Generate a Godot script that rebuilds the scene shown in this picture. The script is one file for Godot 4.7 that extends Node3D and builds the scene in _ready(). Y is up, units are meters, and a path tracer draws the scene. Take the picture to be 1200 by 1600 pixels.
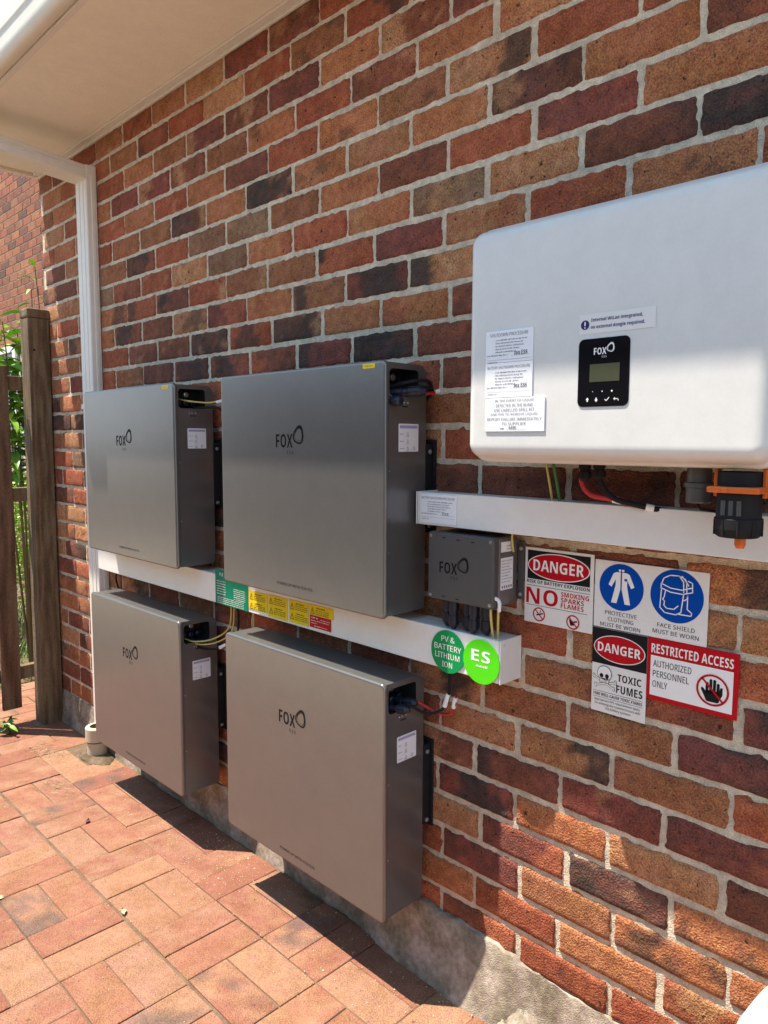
extends Node3D
# A brick side wall under an eave, with four battery cabinets, an inverter, trunking and warning signs.
# Wall face is z = 0, x runs along the wall, Y0 is the paving level in wall coordinates.
const Y0 := -1.955
var M := {}
var taken := {}
var rng := RandomNumberGenerator.new()
var nz := FastNoiseLite.new()

# ------------------------------------------------------------------ mesh collector
class MB:
	var v := PackedVector3Array()
	var n := PackedVector3Array()
	var c := PackedColorArray()
	var ix := PackedInt32Array()
	var tint := Color(1, 1, 1)
	func vert(p: Vector3, m: Vector3) -> int:
		v.append(p); n.append(m); c.append(tint)
		return v.size() - 1
	func tri(a: int, b: int, d: int) -> void:
		if (v[b] - v[a]).cross(v[d] - v[a]).dot(n[a] + n[b] + n[d]) < 0.0: ix.append(a); ix.append(b); ix.append(d)
		else: ix.append(a); ix.append(d); ix.append(b)
	func flat(pts: Array) -> void:
		var m: Vector3 = (pts[1] - pts[0]).cross(pts[2] - pts[0]).normalized()
		var b := v.size()
		for p in pts: vert(p, m)
		for k in range(1, pts.size() - 1): tri(b, b + k, b + k + 1)
	func fan(pts: Array, m: Vector3) -> void:
		var ce := Vector3.ZERO
		for p in pts: ce += p
		var b := vert(ce / pts.size(), m)
		for p in pts: vert(p, m)
		for k in pts.size(): tri(b, b + 1 + k, b + 1 + (k + 1) % pts.size())
	# rows of points; columns to the right, rows upwards = facing the viewer. wrap: first and last column coincide
	func grid(P: Array, wrap := false, cols = null) -> void:
		var h := P.size()
		var w: int = P[0].size()
		var b := v.size()
		for i in h:
			for j in w:
				var l: Vector3 = P[i][(j - 1 if j > 0 else (w - 2 if wrap else 0))]
				var r: Vector3 = P[i][(j + 1 if j < w - 1 else (1 if wrap else w - 1))]
				var d: Vector3 = P[maxi(i - 1, 0)][j]
				var u: Vector3 = P[mini(i + 1, h - 1)][j]
				var m := (r - l).cross(u - d)
				if m.length() < 1e-12: m = Vector3(0, 0, 1)
				if cols != null: tint = cols[i][j]
				vert(P[i][j], m.normalized())
		for i in h - 1:
			for j in w - 1:
				var q := b + i * w + j
				tri(q, q + 1, q + w + 1); tri(q, q + w + 1, q + w)
	func box(a: Vector3, s: Vector3, r := 0.002, seg := 1) -> void:
		# rounded box, a = lowest corner, s = size
		var hc := s / 2.0
		var ce := a + hc
		r = minf(r, minf(hc.x, minf(hc.y, hc.z)) * 0.98)
		var ax := [Vector3.RIGHT, Vector3.UP, Vector3.BACK]
		for f in 3:
			for sg in [-1.0, 1.0]:
				var U: Vector3 = ax[(f + 1) % 3]
				var V: Vector3 = ax[(f + 2) % 3]
				var N: Vector3 = ax[f] * sg
				if sg < 0: var t := U; U = V; V = t
				var hu := absf(hc.dot(U)); var hv := absf(hc.dot(V)); var hn := absf(hc.dot(N))
				var cu := []; var cv := []
				for k in seg + 1:
					cu.append(-hu + r * k / seg); cv.append(-hv + r * k / seg)
				for k in seg + 1:
					cu.append(hu - r + r * k / seg); cv.append(hv - r + r * k / seg)
				var b := v.size()
				for y in cv:
					for x in cu:
						var q: Vector3 = U * x + V * y + N * hn
						var inn := Vector3(clampf(q.x, -hc.x + r, hc.x - r), clampf(q.y, -hc.y + r, hc.y - r), clampf(q.z, -hc.z + r, hc.z - r))
						var m: Vector3 = (q - inn).normalized()
						vert(ce + inn + m * r, m)
				var w := cu.size()
				for i in cv.size() - 1:
					for j in w - 1:
						var q2 := b + i * w + j
						tri(q2, q2 + 1, q2 + w + 1); tri(q2, q2 + w + 1, q2 + w)
	func tube(path: Array, rad, sides := 8, caps := true) -> void:
		var P := []
		var prev := Vector3.ZERO
		for i in path.size():
			var t: Vector3 = (path[mini(i + 1, path.size() - 1)] - path[maxi(i - 1, 0)]).normalized()
			var a: Vector3 = prev - t * prev.dot(t)
			if a.length() < 0.1: a = t.cross(Vector3.UP if absf(t.y) < 0.9 else Vector3.RIGHT)
			a = a.normalized(); prev = a
			var bb := t.cross(a)
			var rr: float = rad[i] if rad is Array else rad
			var row := []
			for k in sides + 1:
				var g := TAU * k / sides
				row.append(path[i] + (a * cos(g) + bb * sin(g)) * rr)
			P.append(row)
		grid(P, true)
		if caps:
			var r0: Array = P[0].slice(0, sides); r0.reverse()
			fan(r0, (path[0] - path[1]).normalized())
			fan(P[-1].slice(0, sides), (path[-1] - path[-2]).normalized())
	func lathe(o: Vector3, prof: Array, sides := 20, up := Vector3.UP) -> void:
		# prof = [[radius, height], ...] from bottom to top; doubled points keep an edge sharp
		var a := up.cross(Vector3.RIGHT if absf(up.x) < 0.9 else Vector3.BACK).normalized()
		var bb := up.cross(a)
		for s in prof.size() - 1:
			var p0 = prof[s]; var p1 = prof[s + 1]
			var P := []
			for p in [p0, p1]:
				var row := []
				for k in sides + 1:
					var g := TAU * k / sides
					row.append(o + up * p[1] + (a * cos(g) + bb * sin(g)) * maxf(p[0], 1e-5))
				P.append(row)
			var b := v.size()
			var nn := Vector2(p1[1] - p0[1], p0[0] - p1[0]).normalized()
			for i in 2:
				for k in sides + 1:
					var g2 := TAU * k / sides
					vert(P[i][k], (a * cos(g2) + bb * sin(g2)) * nn.x + up * nn.y)
			for k in sides:
				tri(b + k, b + k + 1, b + sides + 2 + k); tri(b + k, b + sides + 2 + k, b + sides + 1 + k)
	static func rr(x0: float, y0: float, x1: float, y1: float, r: float, k := 6) -> Array:
		var o := []
		r = minf(r, minf(x1 - x0, y1 - y0) / 2.0 - 1e-5)
		for q in [[x1 - r, y0 + r, -PI / 2], [x1 - r, y1 - r, 0.0], [x0 + r, y1 - r, PI / 2], [x0 + r, y0 + r, PI]]:
			for i in k + 1:
				var g: float = q[2] + PI / 2 * i / k
				o.append(Vector2(q[0] + cos(g) * r, q[1] + sin(g) * r))
		return o
	# rounded rectangle lofted through [inset, z] steps, facing +z, with a front cap
	func loft(x0: float, y0: float, x1: float, y1: float, r: float, steps: Array, k := 6, back := false) -> void:
		var P := []
		for s in steps:
			var row := []
			for p in MB.rr(x0 + s[0], y0 + s[0], x1 - s[0], y1 - s[0], maxf(r - s[0], 0.0008), k): row.append(Vector3(p.x, p.y, s[1]))
			row.append(row[0]); P.append(row)
		grid(P, true)
		fan(P[-1].slice(0, P[-1].size() - 1), Vector3.BACK)
		if back:
			var r0: Array = P[0].slice(0, P[0].size() - 1); r0.reverse()
			fan(r0, Vector3.FORWARD)
	func mesh(o: Vector3) -> ArrayMesh:
		var p := PackedVector3Array()
		for q in v: p.append(q - o)
		var a := []; a.resize(Mesh.ARRAY_MAX)
		a[Mesh.ARRAY_VERTEX] = p; a[Mesh.ARRAY_NORMAL] = n; a[Mesh.ARRAY_COLOR] = c; a[Mesh.ARRAY_INDEX] = ix
		var m := ArrayMesh.new(); m.add_surface_from_arrays(Mesh.PRIMITIVE_TRIANGLES, a)
		return m

# ------------------------------------------------------------------ flat print on a face
class Face:
	var o: Vector3
	var r: Vector3
	var u: Vector3
	var n: Vector3
	var mb: MB
	func _init(o_: Vector3, r_: Vector3, u_: Vector3, mb_ = null):
		o = o_; r = r_.normalized(); u = u_.normalized(); n = r.cross(u); mb = mb_ if mb_ != null else MB.new()
	func to(m: MB) -> Face:
		return Face.new(o, r, u, m)
	func p(x: float, y: float, l := 1) -> Vector3:
		return o + r * x + u * y + n * (0.0004 * l)
	func poly(pts: Array, l := 1) -> void:
		var q := PackedVector2Array()
		for a in pts: q.append(Vector2(a[0], a[1]) if a is Array else a)
		if Geometry2D.is_polygon_clockwise(q): q.reverse()
		var t := Geometry2D.triangulate_polygon(q)
		var b := mb.v.size()
		for a in q: mb.vert(p(a.x, a.y, l), n)
		for i in range(0, t.size(), 3):
			var A := q[t[i]]; var B := q[t[i + 1]]; var C := q[t[i + 2]]
			if (B - A).cross(C - A) > 0: mb.tri(b + t[i], b + t[i + 1], b + t[i + 2])
			else: mb.tri(b + t[i], b + t[i + 2], b + t[i + 1])
	func rect(x0: float, y0: float, x1: float, y1: float, l := 1, rad := 0.0) -> void:
		if rad > 0.0: poly(MB.rr(x0, y0, x1, y1, rad, 4), l)
		else: poly([[x0, y0], [x1, y0], [x1, y1], [x0, y1]], l)
	func disc(cx: float, cy: float, rx: float, ry: float, l := 1, k := 36) -> void:
		var q := []
		for i in k: q.append(Vector2(cx + cos(TAU * i / k) * rx, cy + sin(TAU * i / k) * ry))
		poly(q, l)
	func ring(cx: float, cy: float, r0: float, r1: float, l := 1, k := 40, sx := 1.0, sy := 1.0) -> void:
		var b := mb.v.size()
		for i in k + 1:
			var g := TAU * i / k
			mb.vert(p(cx + cos(g) * r0 * sx, cy + sin(g) * r0 * sy, l), n)
			mb.vert(p(cx + cos(g) * r1 * sx, cy + sin(g) * r1 * sy, l), n)
		for i in k:
			var q := b + i * 2
			mb.tri(q, q + 1, q + 3); mb.tri(q, q + 3, q + 2)
	func stroke(pts: Array, w: float, l := 1) -> void:
		for i in pts.size() - 1:
			var a := Vector2(pts[i][0], pts[i][1]); var d := Vector2(pts[i + 1][0], pts[i + 1][1])
			if a.distance_to(d) < 1e-6: continue
			var t := (d - a).normalized(); var s := t.orthogonal() * w / 2.0
			a -= t * w * 0.35; d += t * w * 0.35
			poly([a + s, a - s, d - s, d + s], l)
	func text(s: String, x: float, y: float, w: float, h: float, l := 1, bold := true, serif := false) -> void:
		# lettering fitted into a box: x, y = lower left corner
		var t := TextMesh.new()
		var f := SystemFont.new()
		f.font_names = PackedStringArray(["Droid Serif" if serif else "Droid Sans"]); f.font_weight = 700 if bold else 400
		t.font = f; t.text = s; t.font_size = 48; t.pixel_size = 0.01; t.depth = 0.0; t.curve_step = 2.0
		var a := t.get_mesh_arrays()
		if a.is_empty(): return
		var vv: PackedVector3Array = a[Mesh.ARRAY_VERTEX]
		if vv.is_empty(): return
		var lo := vv[0]; var hi := vv[0]
		for q in vv: lo = lo.min(q); hi = hi.max(q)
		var ii = a[Mesh.ARRAY_INDEX]
		var b := mb.v.size()
		for q in vv: mb.vert(p(x + (q.x - lo.x) / maxf(hi.x - lo.x, 1e-6) * w, y + (q.y - lo.y) / maxf(hi.y - lo.y, 1e-6) * h, l), n)
		if ii == null or ii.size() == 0:
			for k in range(0, vv.size(), 3): mb.ix.append(b + k); mb.ix.append(b + k + 1); mb.ix.append(b + k + 2)
		else:
			for k in ii: mb.ix.append(b + k)
	func words(x: float, y: float, w: float, h: float, sd: int, l := 1) -> void:
		# a line of print too small to read
		var g := RandomNumberGenerator.new(); g.seed = sd
		var q := x
		while q < x + w:
			var k := 0.0
			var e := minf(q + g.randf_range(2.0, 6.5) * h, x + w)
			while q + h * 0.3 < e:
				var t := g.randf_range(0.55, 1.0) * h
				rect(q, y, q + h * g.randf_range(0.28, 0.55), y + t, l)
				q += h * 0.72
			q = e + h * 0.55

# ------------------------------------------------------------------ nodes
func numbered(called: String) -> String:
	var k: int = taken.get(called, 0)
	taken[called] = k + 1
	return called if k == 0 else "%s_%03d" % [called, k]
func tag(o: Node, label: String, category := "", group := "", kind := "") -> void:
	if label: o.set_meta("label", label)
	if category: o.set_meta("category", category)
	if group: o.set_meta("group", group)
	if kind: o.set_meta("kind", kind)
func thing(called: String, at: Vector3, label: String, category: String, group := "") -> Node3D:
	var o := Node3D.new(); o.name = numbered(called); add_child(o); o.position = at
	tag(o, label, category, group)
	return o
func origin_of(o: Node) -> Vector3:
	var p := Vector3.ZERO
	while o != null and o != self:
		p += o.position
		o = o.get_parent()
	return p
func part(called: String, mb: MB, m: Material, parent: Node, kind := "") -> MeshInstance3D:
	# vertices are given in world coordinates; the node keeps its parent's origin
	var o := MeshInstance3D.new(); o.name = called if parent != self else numbered(called)
	o.mesh = mb.mesh(origin_of(parent)); o.material_override = m
	parent.add_child(o, true)
	if kind: o.set_meta("kind", kind)
	return o
func W(x: float, y: float, z: float) -> Vector3:   # wall coordinates to world
	return Vector3(x, y - Y0, z)

# ------------------------------------------------------------------ materials
func noise_image(size: int, freq: float, oct: int, sd: int, cell := false) -> Image:
	var f := FastNoiseLite.new(); f.seed = sd; f.frequency = freq; f.fractal_octaves = oct
	f.noise_type = FastNoiseLite.TYPE_CELLULAR if cell else FastNoiseLite.TYPE_SIMPLEX_SMOOTH
	if oct == 1: f.fractal_type = FastNoiseLite.FRACTAL_NONE
	var im := f.get_seamless_image(size, size)
	im.convert(Image.FORMAT_L8)
	return im
func tex(im: Image) -> ImageTexture:
	im.generate_mipmaps()
	return ImageTexture.create_from_image(im)
func ramp_image(ims: Array, fn: Callable) -> Image:
	# mixes grey images into one colour image through fn(values) -> Color
	var s: int = ims[0].get_width()
	var d := []
	for im in ims: d.append(im.get_data())
	var out := PackedByteArray(); out.resize(s * s * 3)
	var vals := []; vals.resize(d.size())
	for i in s * s:
		for k in d.size(): vals[k] = d[k][i] / 255.0
		var c: Color = fn.call(vals)
		out[i * 3] = clampi(int(c.r * 255), 0, 255); out[i * 3 + 1] = clampi(int(c.g * 255), 0, 255); out[i * 3 + 2] = clampi(int(c.b * 255), 0, 255)
	return Image.create_from_data(s, s, false, Image.FORMAT_RGB8, out)
func mat(c: Color, rough: float, metal := 0.0, albedo: Texture2D = null, normal: Texture2D = null, ns := 1.0, scale := Vector3.ONE, vc := false, rtex: Texture2D = null) -> StandardMaterial3D:
	# c is a linear, real-world base colour
	var m := StandardMaterial3D.new()
	m.albedo_color = c.linear_to_srgb(); m.roughness = rough; m.metallic = metal
	if albedo: m.albedo_texture = albedo
	if normal: m.normal_enabled = true; m.normal_texture = normal; m.normal_scale = ns
	if rtex: m.roughness_texture = rtex
	if albedo or normal or rtex:
		m.uv1_triplanar = true; m.uv1_world_triplanar = true; m.uv1_scale = scale; m.uv1_triplanar_sharpness = 4.0
	m.vertex_color_use_as_albedo = vc
	return m
func make_materials() -> void:
	var fine := noise_image(1024, 0.11, 3, 3)
	var mid := noise_image(1024, 0.022, 4, 5)
	var big := noise_image(1024, 0.005, 4, 7)
	var spot := noise_image(1024, 0.03, 3, 11)
	var grit := noise_image(1024, 0.28, 2, 13)
	# brick face: sandy grain, dark iron spots, pale bloom
	var brick := tex(ramp_image([fine, mid, spot, grit, big], func(a):
		var g: float = 0.80 + 0.42 * (a[0] - 0.5) + 0.20 * (a[1] - 0.5) + 0.60 * (a[3] - 0.5) + 0.12 * (a[4] - 0.5)
		g = lerpf(g, 0.22, smoothstep(0.80, 0.88, a[2] + 0.10 * (a[3] - 0.5)) * 0.8)
		return Color(g, g * lerpf(0.95, 1.03, a[1]), g * lerpf(0.90, 1.05, a[4]))))
	var rough_h := ramp_image([fine, mid, grit], func(a):
		var g: float = 0.5 + 0.55 * (a[0] - 0.5) + 0.45 * (a[1] - 0.5) + 0.35 * (a[2] - 0.5)
		return Color(g, g, g))
	rough_h.bump_map_to_normal_map(7.0)
	var rough_n := tex(rough_h)
	M.brick = mat(Color(1, 1, 1), 0.93, 0, brick, rough_n, 1.5, Vector3.ONE * 1.37, true)
	M.brick.albedo_color = Color(1, 1, 1)
	var sand := tex(ramp_image([fine, mid, grit, big], func(a):
		var g: float = 0.82 + 0.18 * (a[0] - 0.5) + 0.16 * (a[1] - 0.5) + 0.26 * (a[2] - 0.5) + 0.14 * (a[3] - 0.5)
		return Color(g, g * 0.985, g * 0.96)))
	M.mortar = mat(Color(0.95, 0.855, 0.72), 0.95, 0, sand, rough_n, 1.2, Vector3.ONE * 1.9)
	var conc := tex(ramp_image([fine, mid, grit, big], func(a):
		var g: float = 0.80 + 0.14 * (a[0] - 0.5) + 0.20 * (a[1] - 0.5) + 0.22 * (a[2] - 0.5) + 0.36 * (a[3] - 0.5)
		return Color(g, g * lerpf(0.93, 1.0, a[1]), g * lerpf(0.88, 0.99, a[3]))))
	M.concrete = mat(Color(0.47, 0.425, 0.365), 0.92, 0, conc, rough_n, 0.7, Vector3.ONE * 1.9)
	var pave := tex(ramp_image([fine, mid, grit, big, spot], func(a):
		var g: float = 0.84 + 0.40 * (a[0] - 0.5) + 0.10 * (a[1] - 0.5) + 0.60 * (a[2] - 0.5) + 0.10 * (a[3] - 0.5)
		g = lerpf(g, g * 0.55, smoothstep(0.80, 0.90, a[4] + 0.16 * (a[2] - 0.5)) * 0.6)
		return Color(g, g * lerpf(0.96, 1.03, a[1]), g * lerpf(0.92, 1.05, a[3]))))
	M.paver = mat(Color(1, 1, 1), 0.88, 0, pave, rough_n, 0.5, Vector3.ONE * 1.51, true)
	M.sand_bed = mat(Color(0.22, 0.155, 0.105), 0.97, 0, sand, rough_n, 1.2, Vector3.ONE * 2.1)
	M.soil = mat(Color(0.20, 0.15, 0.10), 0.97, 0, conc, rough_n, 1.5, Vector3.ONE * 1.3)
	M.bounce_strip = mat(Color(0.76, 0.65, 0.51), 0.9, 0, sand, rough_n, 0.5, Vector3.ONE * 1.1)  # pale surface of the added strip that throws light up to the soffit
	# paint, plastic, metal
	var smear := tex(ramp_image([mid, big, fine], func(a):
		var g: float = 0.96 + 0.022 * (a[0] - 0.5) + 0.025 * (a[1] - 0.5) + 0.02 * (a[2] - 0.5)
		return Color(g, g, g)))
	var peel_h := noise_image(512, 0.12, 2, 21); peel_h.convert(Image.FORMAT_RGB8); peel_h.bump_map_to_normal_map(1.2)
	var peel := tex(peel_h)
	M.paint_white = mat(Color(0.80, 0.77, 0.72), 0.5, 0, smear, peel, 0.25, Vector3.ONE * 3.0)
	M.soffit = mat(Color(0.90, 0.85, 0.76), 0.8, 0, smear, peel, 0.4, Vector3.ONE * 1.4)
	M.gutter = mat(Color(0.76, 0.72, 0.64), 0.7, 0, smear, null, 1, Vector3.ONE * 1.5)
	M.pvc = mat(Color(0.52, 0.45, 0.35), 0.45, 0, smear, null, 1, Vector3.ONE * 1.5)
	M.trunk = mat(Color(0.80, 0.79, 0.78), 0.34, 0, smear, null, 1, Vector3.ONE * 1.2)
	M.cabinet = mat(Color(0.222, 0.220, 0.222), 0.28, 0.66, smear, peel, 0.10, Vector3.ONE * 2.0)
	M.black = mat(Color(0.018, 0.018, 0.02), 0.5)
	M.black_gloss = mat(Color(0.006, 0.006, 0.008), 0.12)
	M.ink = mat(Color(0.014, 0.013, 0.014), 0.5)
	M.ink_soft = mat(Color(0.16, 0.16, 0.18), 0.6)
	M.navy = mat(Color(0.007, 0.010, 0.026), 0.45)
	M.inverter = mat(Color(0.68, 0.68, 0.68), 0.34, 0, smear, null, 0.08, Vector3.ONE * 1.1)
	M.inverter.clearcoat_enabled = true; M.inverter.clearcoat = 0.35; M.inverter.clearcoat_roughness = 0.25
	M.inverter_back = mat(Color(0.24, 0.24, 0.25), 0.5, 0.4)
	M.junction = mat(Color(0.085, 0.085, 0.088), 0.45, 0.2, smear, peel, 0.3, Vector3.ONE * 4.0)
	M.lcd = mat(Color(0.060, 0.066, 0.040), 0.15)
	M.steel = mat(Color(0.55, 0.55, 0.56), 0.3, 0.9)
	M.label_white = mat(Color(0.78, 0.80, 0.86), 0.35)
	M.sign_white = mat(Color(0.80, 0.79, 0.78), 0.35, 0, smear, null, 1, Vector3.ONE * 4.0)
	M.print_white = mat(Color(0.80, 0.80, 0.80), 0.4)
	M.red = mat(Color(0.46, 0.006, 0.014), 0.35)
	M.blue = mat(Color(0.0, 0.060, 0.36), 0.35)
	M.green = mat(Color(0.004, 0.26, 0.075), 0.3)
	M.lime = mat(Color(0.085, 0.62, 0.012), 0.3)
	M.teal = mat(Color(0.0, 0.18, 0.10), 0.35)
	M.yellow = mat(Color(0.78, 0.56, 0.015), 0.4)
	M.purple = mat(Color(0.045, 0.03, 0.13), 0.5)
	M.lilac = mat(Color(0.35, 0.35, 0.58), 0.5)
	M.orange = mat(Color(0.62, 0.13, 0.02), 0.4)
	M.wire_yellow = mat(Color(0.55, 0.47, 0.14), 0.4)
	M.wire_green = mat(Color(0.05, 0.20, 0.05), 0.4)
	M.wire_red = mat(Color(0.42, 0.015, 0.02), 0.35)
	for k in ["ink", "black_gloss", "black", "red", "blue", "green", "lime", "teal", "yellow", "purple"]: M[k].metallic_specular = 0.22
	M.ink.roughness = 0.7
	M.glass = mat(Color(0.03, 0.035, 0.04), 0.08)
	# wood with grain along the height
	var wood := tex(ramp_image([fine, mid, big], func(a):
		var ringy := absf(sin(a[1] * 22.0))
		var g: float = 0.50 + 0.30 * a[0] + 0.30 * ringy + 0.5 * (a[2] - 0.5)
		return Color(g, g * lerpf(0.86, 0.98, a[2]), g * lerpf(0.72, 0.92, a[2]))))
	M.wood = mat(Color(0.200, 0.160, 0.112), 0.85, 0, wood, rough_n, 0.6, Vector3(5.0, 0.55, 5.0))
	M.wood_gate = mat(Color(0.19, 0.12, 0.085), 0.85, 0, wood, rough_n, 0.6, Vector3(4.0, 0.4, 4.0))
	M.leaf = mat(Color(1, 1, 1), 0.45, 0, null, null, 1, Vector3.ONE, true)
	M.leaf.backlight_enabled = true; M.leaf.backlight = Color(0.40, 0.52, 0.10)
	M.leaf.albedo_color = Color(1, 1, 1)
	M.stem = mat(Color(0.10, 0.08, 0.04), 0.8)
	M.grass_dry = mat(Color(0.36, 0.30, 0.19), 0.9)
	M.chalk = mat(Color(0.62, 0.56, 0.48), 0.95)
	M.plum_leaf = mat(Color(0.12, 0.03, 0.04), 0.7)
	M.tank = mat(Color(0.70, 0.70, 0.69), 0.35, 0, smear, null, 1, Vector3.ONE * 1.5)

# ------------------------------------------------------------------ bricks
const TONES := {
	"r": [Color(0.494, 0.121, 0.057), Color(0.577, 0.172, 0.079)],
	"o": [Color(0.659, 0.228, 0.095), Color(0.700, 0.288, 0.129)],
	"t": [Color(0.721, 0.372, 0.185), Color(0.659, 0.279, 0.129)],
	"b": [Color(0.453, 0.167, 0.079), Color(0.556, 0.233, 0.107)],
	"d": [Color(0.258, 0.089, 0.057), Color(0.402, 0.128, 0.071)],
	"k": [Color(0.077, 0.056, 0.050), Color(0.258, 0.093, 0.064)],
	"p": [Color(0.412, 0.104, 0.072), Color(0.258, 0.082, 0.064)],
	"g": [Color(0.433, 0.265, 0.159), Color(0.381, 0.181, 0.103)]}
# tone of bricks read from the photograph: course -> {left perpend: tone}
const READ := {
	4: {6: "d", 7: "o", 8: "t"}, 3: {4.5: "r", 5.5: "o", 6.5: "b", 7.5: "t", 8.5: "r", 9.5: "r"},
	2: {0.5: "b", 4: "k", 5: "o", 6: "t", 7: "o", 8: "k", 9: "o", 10: "d"}, 1: {4.5: "b", 5.5: "o", 6.5: "d", 7.5: "r", 8.5: "p", 9.5: "o"},
	0: {0: "d", 1: "r", 2: "t", 3: "g", 4: "o", 5: "r", 6: "o", 7: "g", 8: "t", 9: "d", 10: "k"},
	-1: {0.5: "r", 1.5: "d", 2.5: "r", 3.5: "b", 4.5: "b", 5.5: "r", 6.5: "p", 7.5: "t", 8.5: "r", 9.5: "o"},
	-2: {0: "d", 1: "d", 2: "t", 3: "p", 4: "o", 5: "b", 6: "p", 7: "t", 8: "o"},
	-3: {0.5: "d", 1.5: "d", 2.5: "k", 3.5: "r", 4.5: "k", 5.5: "o", 6.5: "o", 7.5: "d"},
	-4: {1: "d", 2: "k", 3: "d", 4: "d", 5: "p", 6: "k", 7: "d"}, -5: {6.5: "r", 7.5: "d"}, -6: {7: "b", 8: "d"},
	-7: {6.5: "t", 7.5: "r"}, -8: {7: "d", 8: "d", 9: "d", 10: "d"}, -9: {8.5: "d"}, -10: {8: "b", 9: "d", 10: "o"},
	-11: {9.5: "t", 10.5: "t"}, -12: {7: "b", 8: "r", 9: "r", 10: "r"}, -13: {7.5: "b", 8.5: "b", 9.5: "d", 10.5: "p"},
	-14: {7: "t", 8: "b", 9: "b", 10: "p"}, -15: {7.5: "t", 8.5: "t", 9.5: "b", 10.5: "r"}, -16: {7: "d", 8: "d", 9: "p", 10: "p"},
	-17: {6.5: "d", 7.5: "p", 8.5: "o", 9.5: "t", 10.5: "d"}, -18: {7: "t", 8: "p", 9: "k", 10: "o"}, -19: {6.5: "r", 7.5: "p", 8.5: "b", 9.5: "o"},
	-20: {7: "o", 8: "r", 9: "o", 10: "r"}, -21: {7.5: "d", 8.5: "r", 9.5: "r"}}
const PHASE := {4: 0.07, 3: -0.01, 2: 0.0, 1: 0.01, 0: 0.0, -1: -0.05, -2: -0.035, -3: 0.05, -4: 0.07, -5: -0.06, -6: 0.02, -7: -0.025, -8: -0.04, -13: 0.01, -14: 0.03, -15: -0.02, -16: -0.045, -17: -0.045, -18: 0.05, -19: 0.03, -20: -0.02, -21: 0.03, 5: 0.02, 6: -0.03, 7: 0.03}

func brick_mesh(mb: MB, x0: float, x1: float, y0: float, y1: float, z: float, tone: String, sd: int, nx := 12, ny := 6) -> void:
	var g := RandomNumberGenerator.new(); g.seed = sd
	var A: Color = TONES[tone][0]; var B: Color = TONES[tone][1]
	var mottle := g.randf_range(-0.3, 0.35)
	var drift := g.randf_range(-0.9, 0.9)
	var zone := g.randf_range(-0.1, 1.1); var zw := g.randf_range(0.12, 0.34); var zs := g.randf_range(0.55, 0.95) if g.randf() < 0.42 else 0.0
	var k := g.randf_range(0.88, 1.12)
	var other: Color = TONES["k"][0] if g.randf() < 0.30 else (TONES["t"][0] if g.randf() < 0.4 else TONES["r"][1])
	var on := g.randf_range(0.10, 0.50)
	z += g.randf_range(0.0006, 0.0026)
	var spin := Vector2(g.randf_range(-0.02, 0.02), g.randf_range(-0.012, 0.012))
	var P := []; var C := []
	var d := 0.03
	var us := [0.0, 0.022]
	for i in nx - 1: us.append(lerpf(0.022, 0.978, (i + 1.0) / nx))
	us.append_array([0.978, 1.0])
	var vs := [0.0, 0.07]
	for i in ny - 1: vs.append(lerpf(0.07, 0.93, (i + 1.0) / ny))
	vs.append_array([0.93, 1.0])
	for j in vs.size():
		var row := []; var cr := []
		for i in us.size():
			var x := lerpf(x0, x1, us[i]); var y := lerpf(y0, y1, vs[j])
			var e := (i == 0 or i == us.size() - 1 or j == 0 or j == vs.size() - 1)
			var wv := nz.get_noise_3d(x * 900.0, y * 900.0, sd * 1.7)
			var wu := nz.get_noise_3d(x * 700.0, y * 700.0, sd * 3.1 + 50.0)
			if i == 0 or i == us.size() - 1: x += wv * 0.0074
			if j == 0 or j == vs.size() - 1: y += wu * 0.0074
			var corner := (i == 0 or i == us.size() - 1) and (j == 0 or j == vs.size() - 1)
			if corner:
				x = lerpf(x, (x0 + x1) / 2, 0.030 + 0.02 * absf(wu)); y = lerpf(y, (y0 + y1) / 2, 0.10 + 0.06 * absf(wv))
			var zz: float = z + wv * 0.0016 + spin.x * (us[i] - 0.5) * 0.1 + spin.y * (vs[j] - 0.5) * 0.1
			if e: zz = z - 0.0070 + 0.003 * wu
			row.append(W(x, y, zz))
			var f := clampf(0.5 + mottle + drift * (us[i] - 0.5) + 1.1 * nz.get_noise_3d(x * 160.0, y * 220.0, sd * 0.77), 0.0, 1.0)
			var c := A.lerp(B, f)
			var o := smoothstep(on, on + 0.25, nz.get_noise_3d(x * 110.0 + 31.0, y * 150.0, sd * 1.31))
			c = c.lerp(other, o * 0.55)
			c = c.lerp(other, zs * (1.0 - smoothstep(zw * 0.5, zw, absf(us[i] - zone) + 0.35 * nz.get_noise_3d(x * 120.0, y * 120.0, sd * 2.3))))
			cr.append(Color(c.r * k, c.g * k, c.b * k))
		P.append(row); C.append(cr)
	mb.grid(P, false, C)
	# sides running back into the mortar
	mb.tint = A
	var ring := []
	for i in us.size(): ring.append(P[0][i])
	for j in range(1, vs.size()): ring.append(P[j][-1])
	for i in range(us.size() - 2, -1, -1): ring.append(P[-1][i])
	for j in range(vs.size() - 2, -1, -1): ring.append(P[j][0])
	var lo := []
	for p in ring: lo.append(Vector3(p.x, p.y, -d))
	mb.grid([lo, ring], true)

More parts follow.
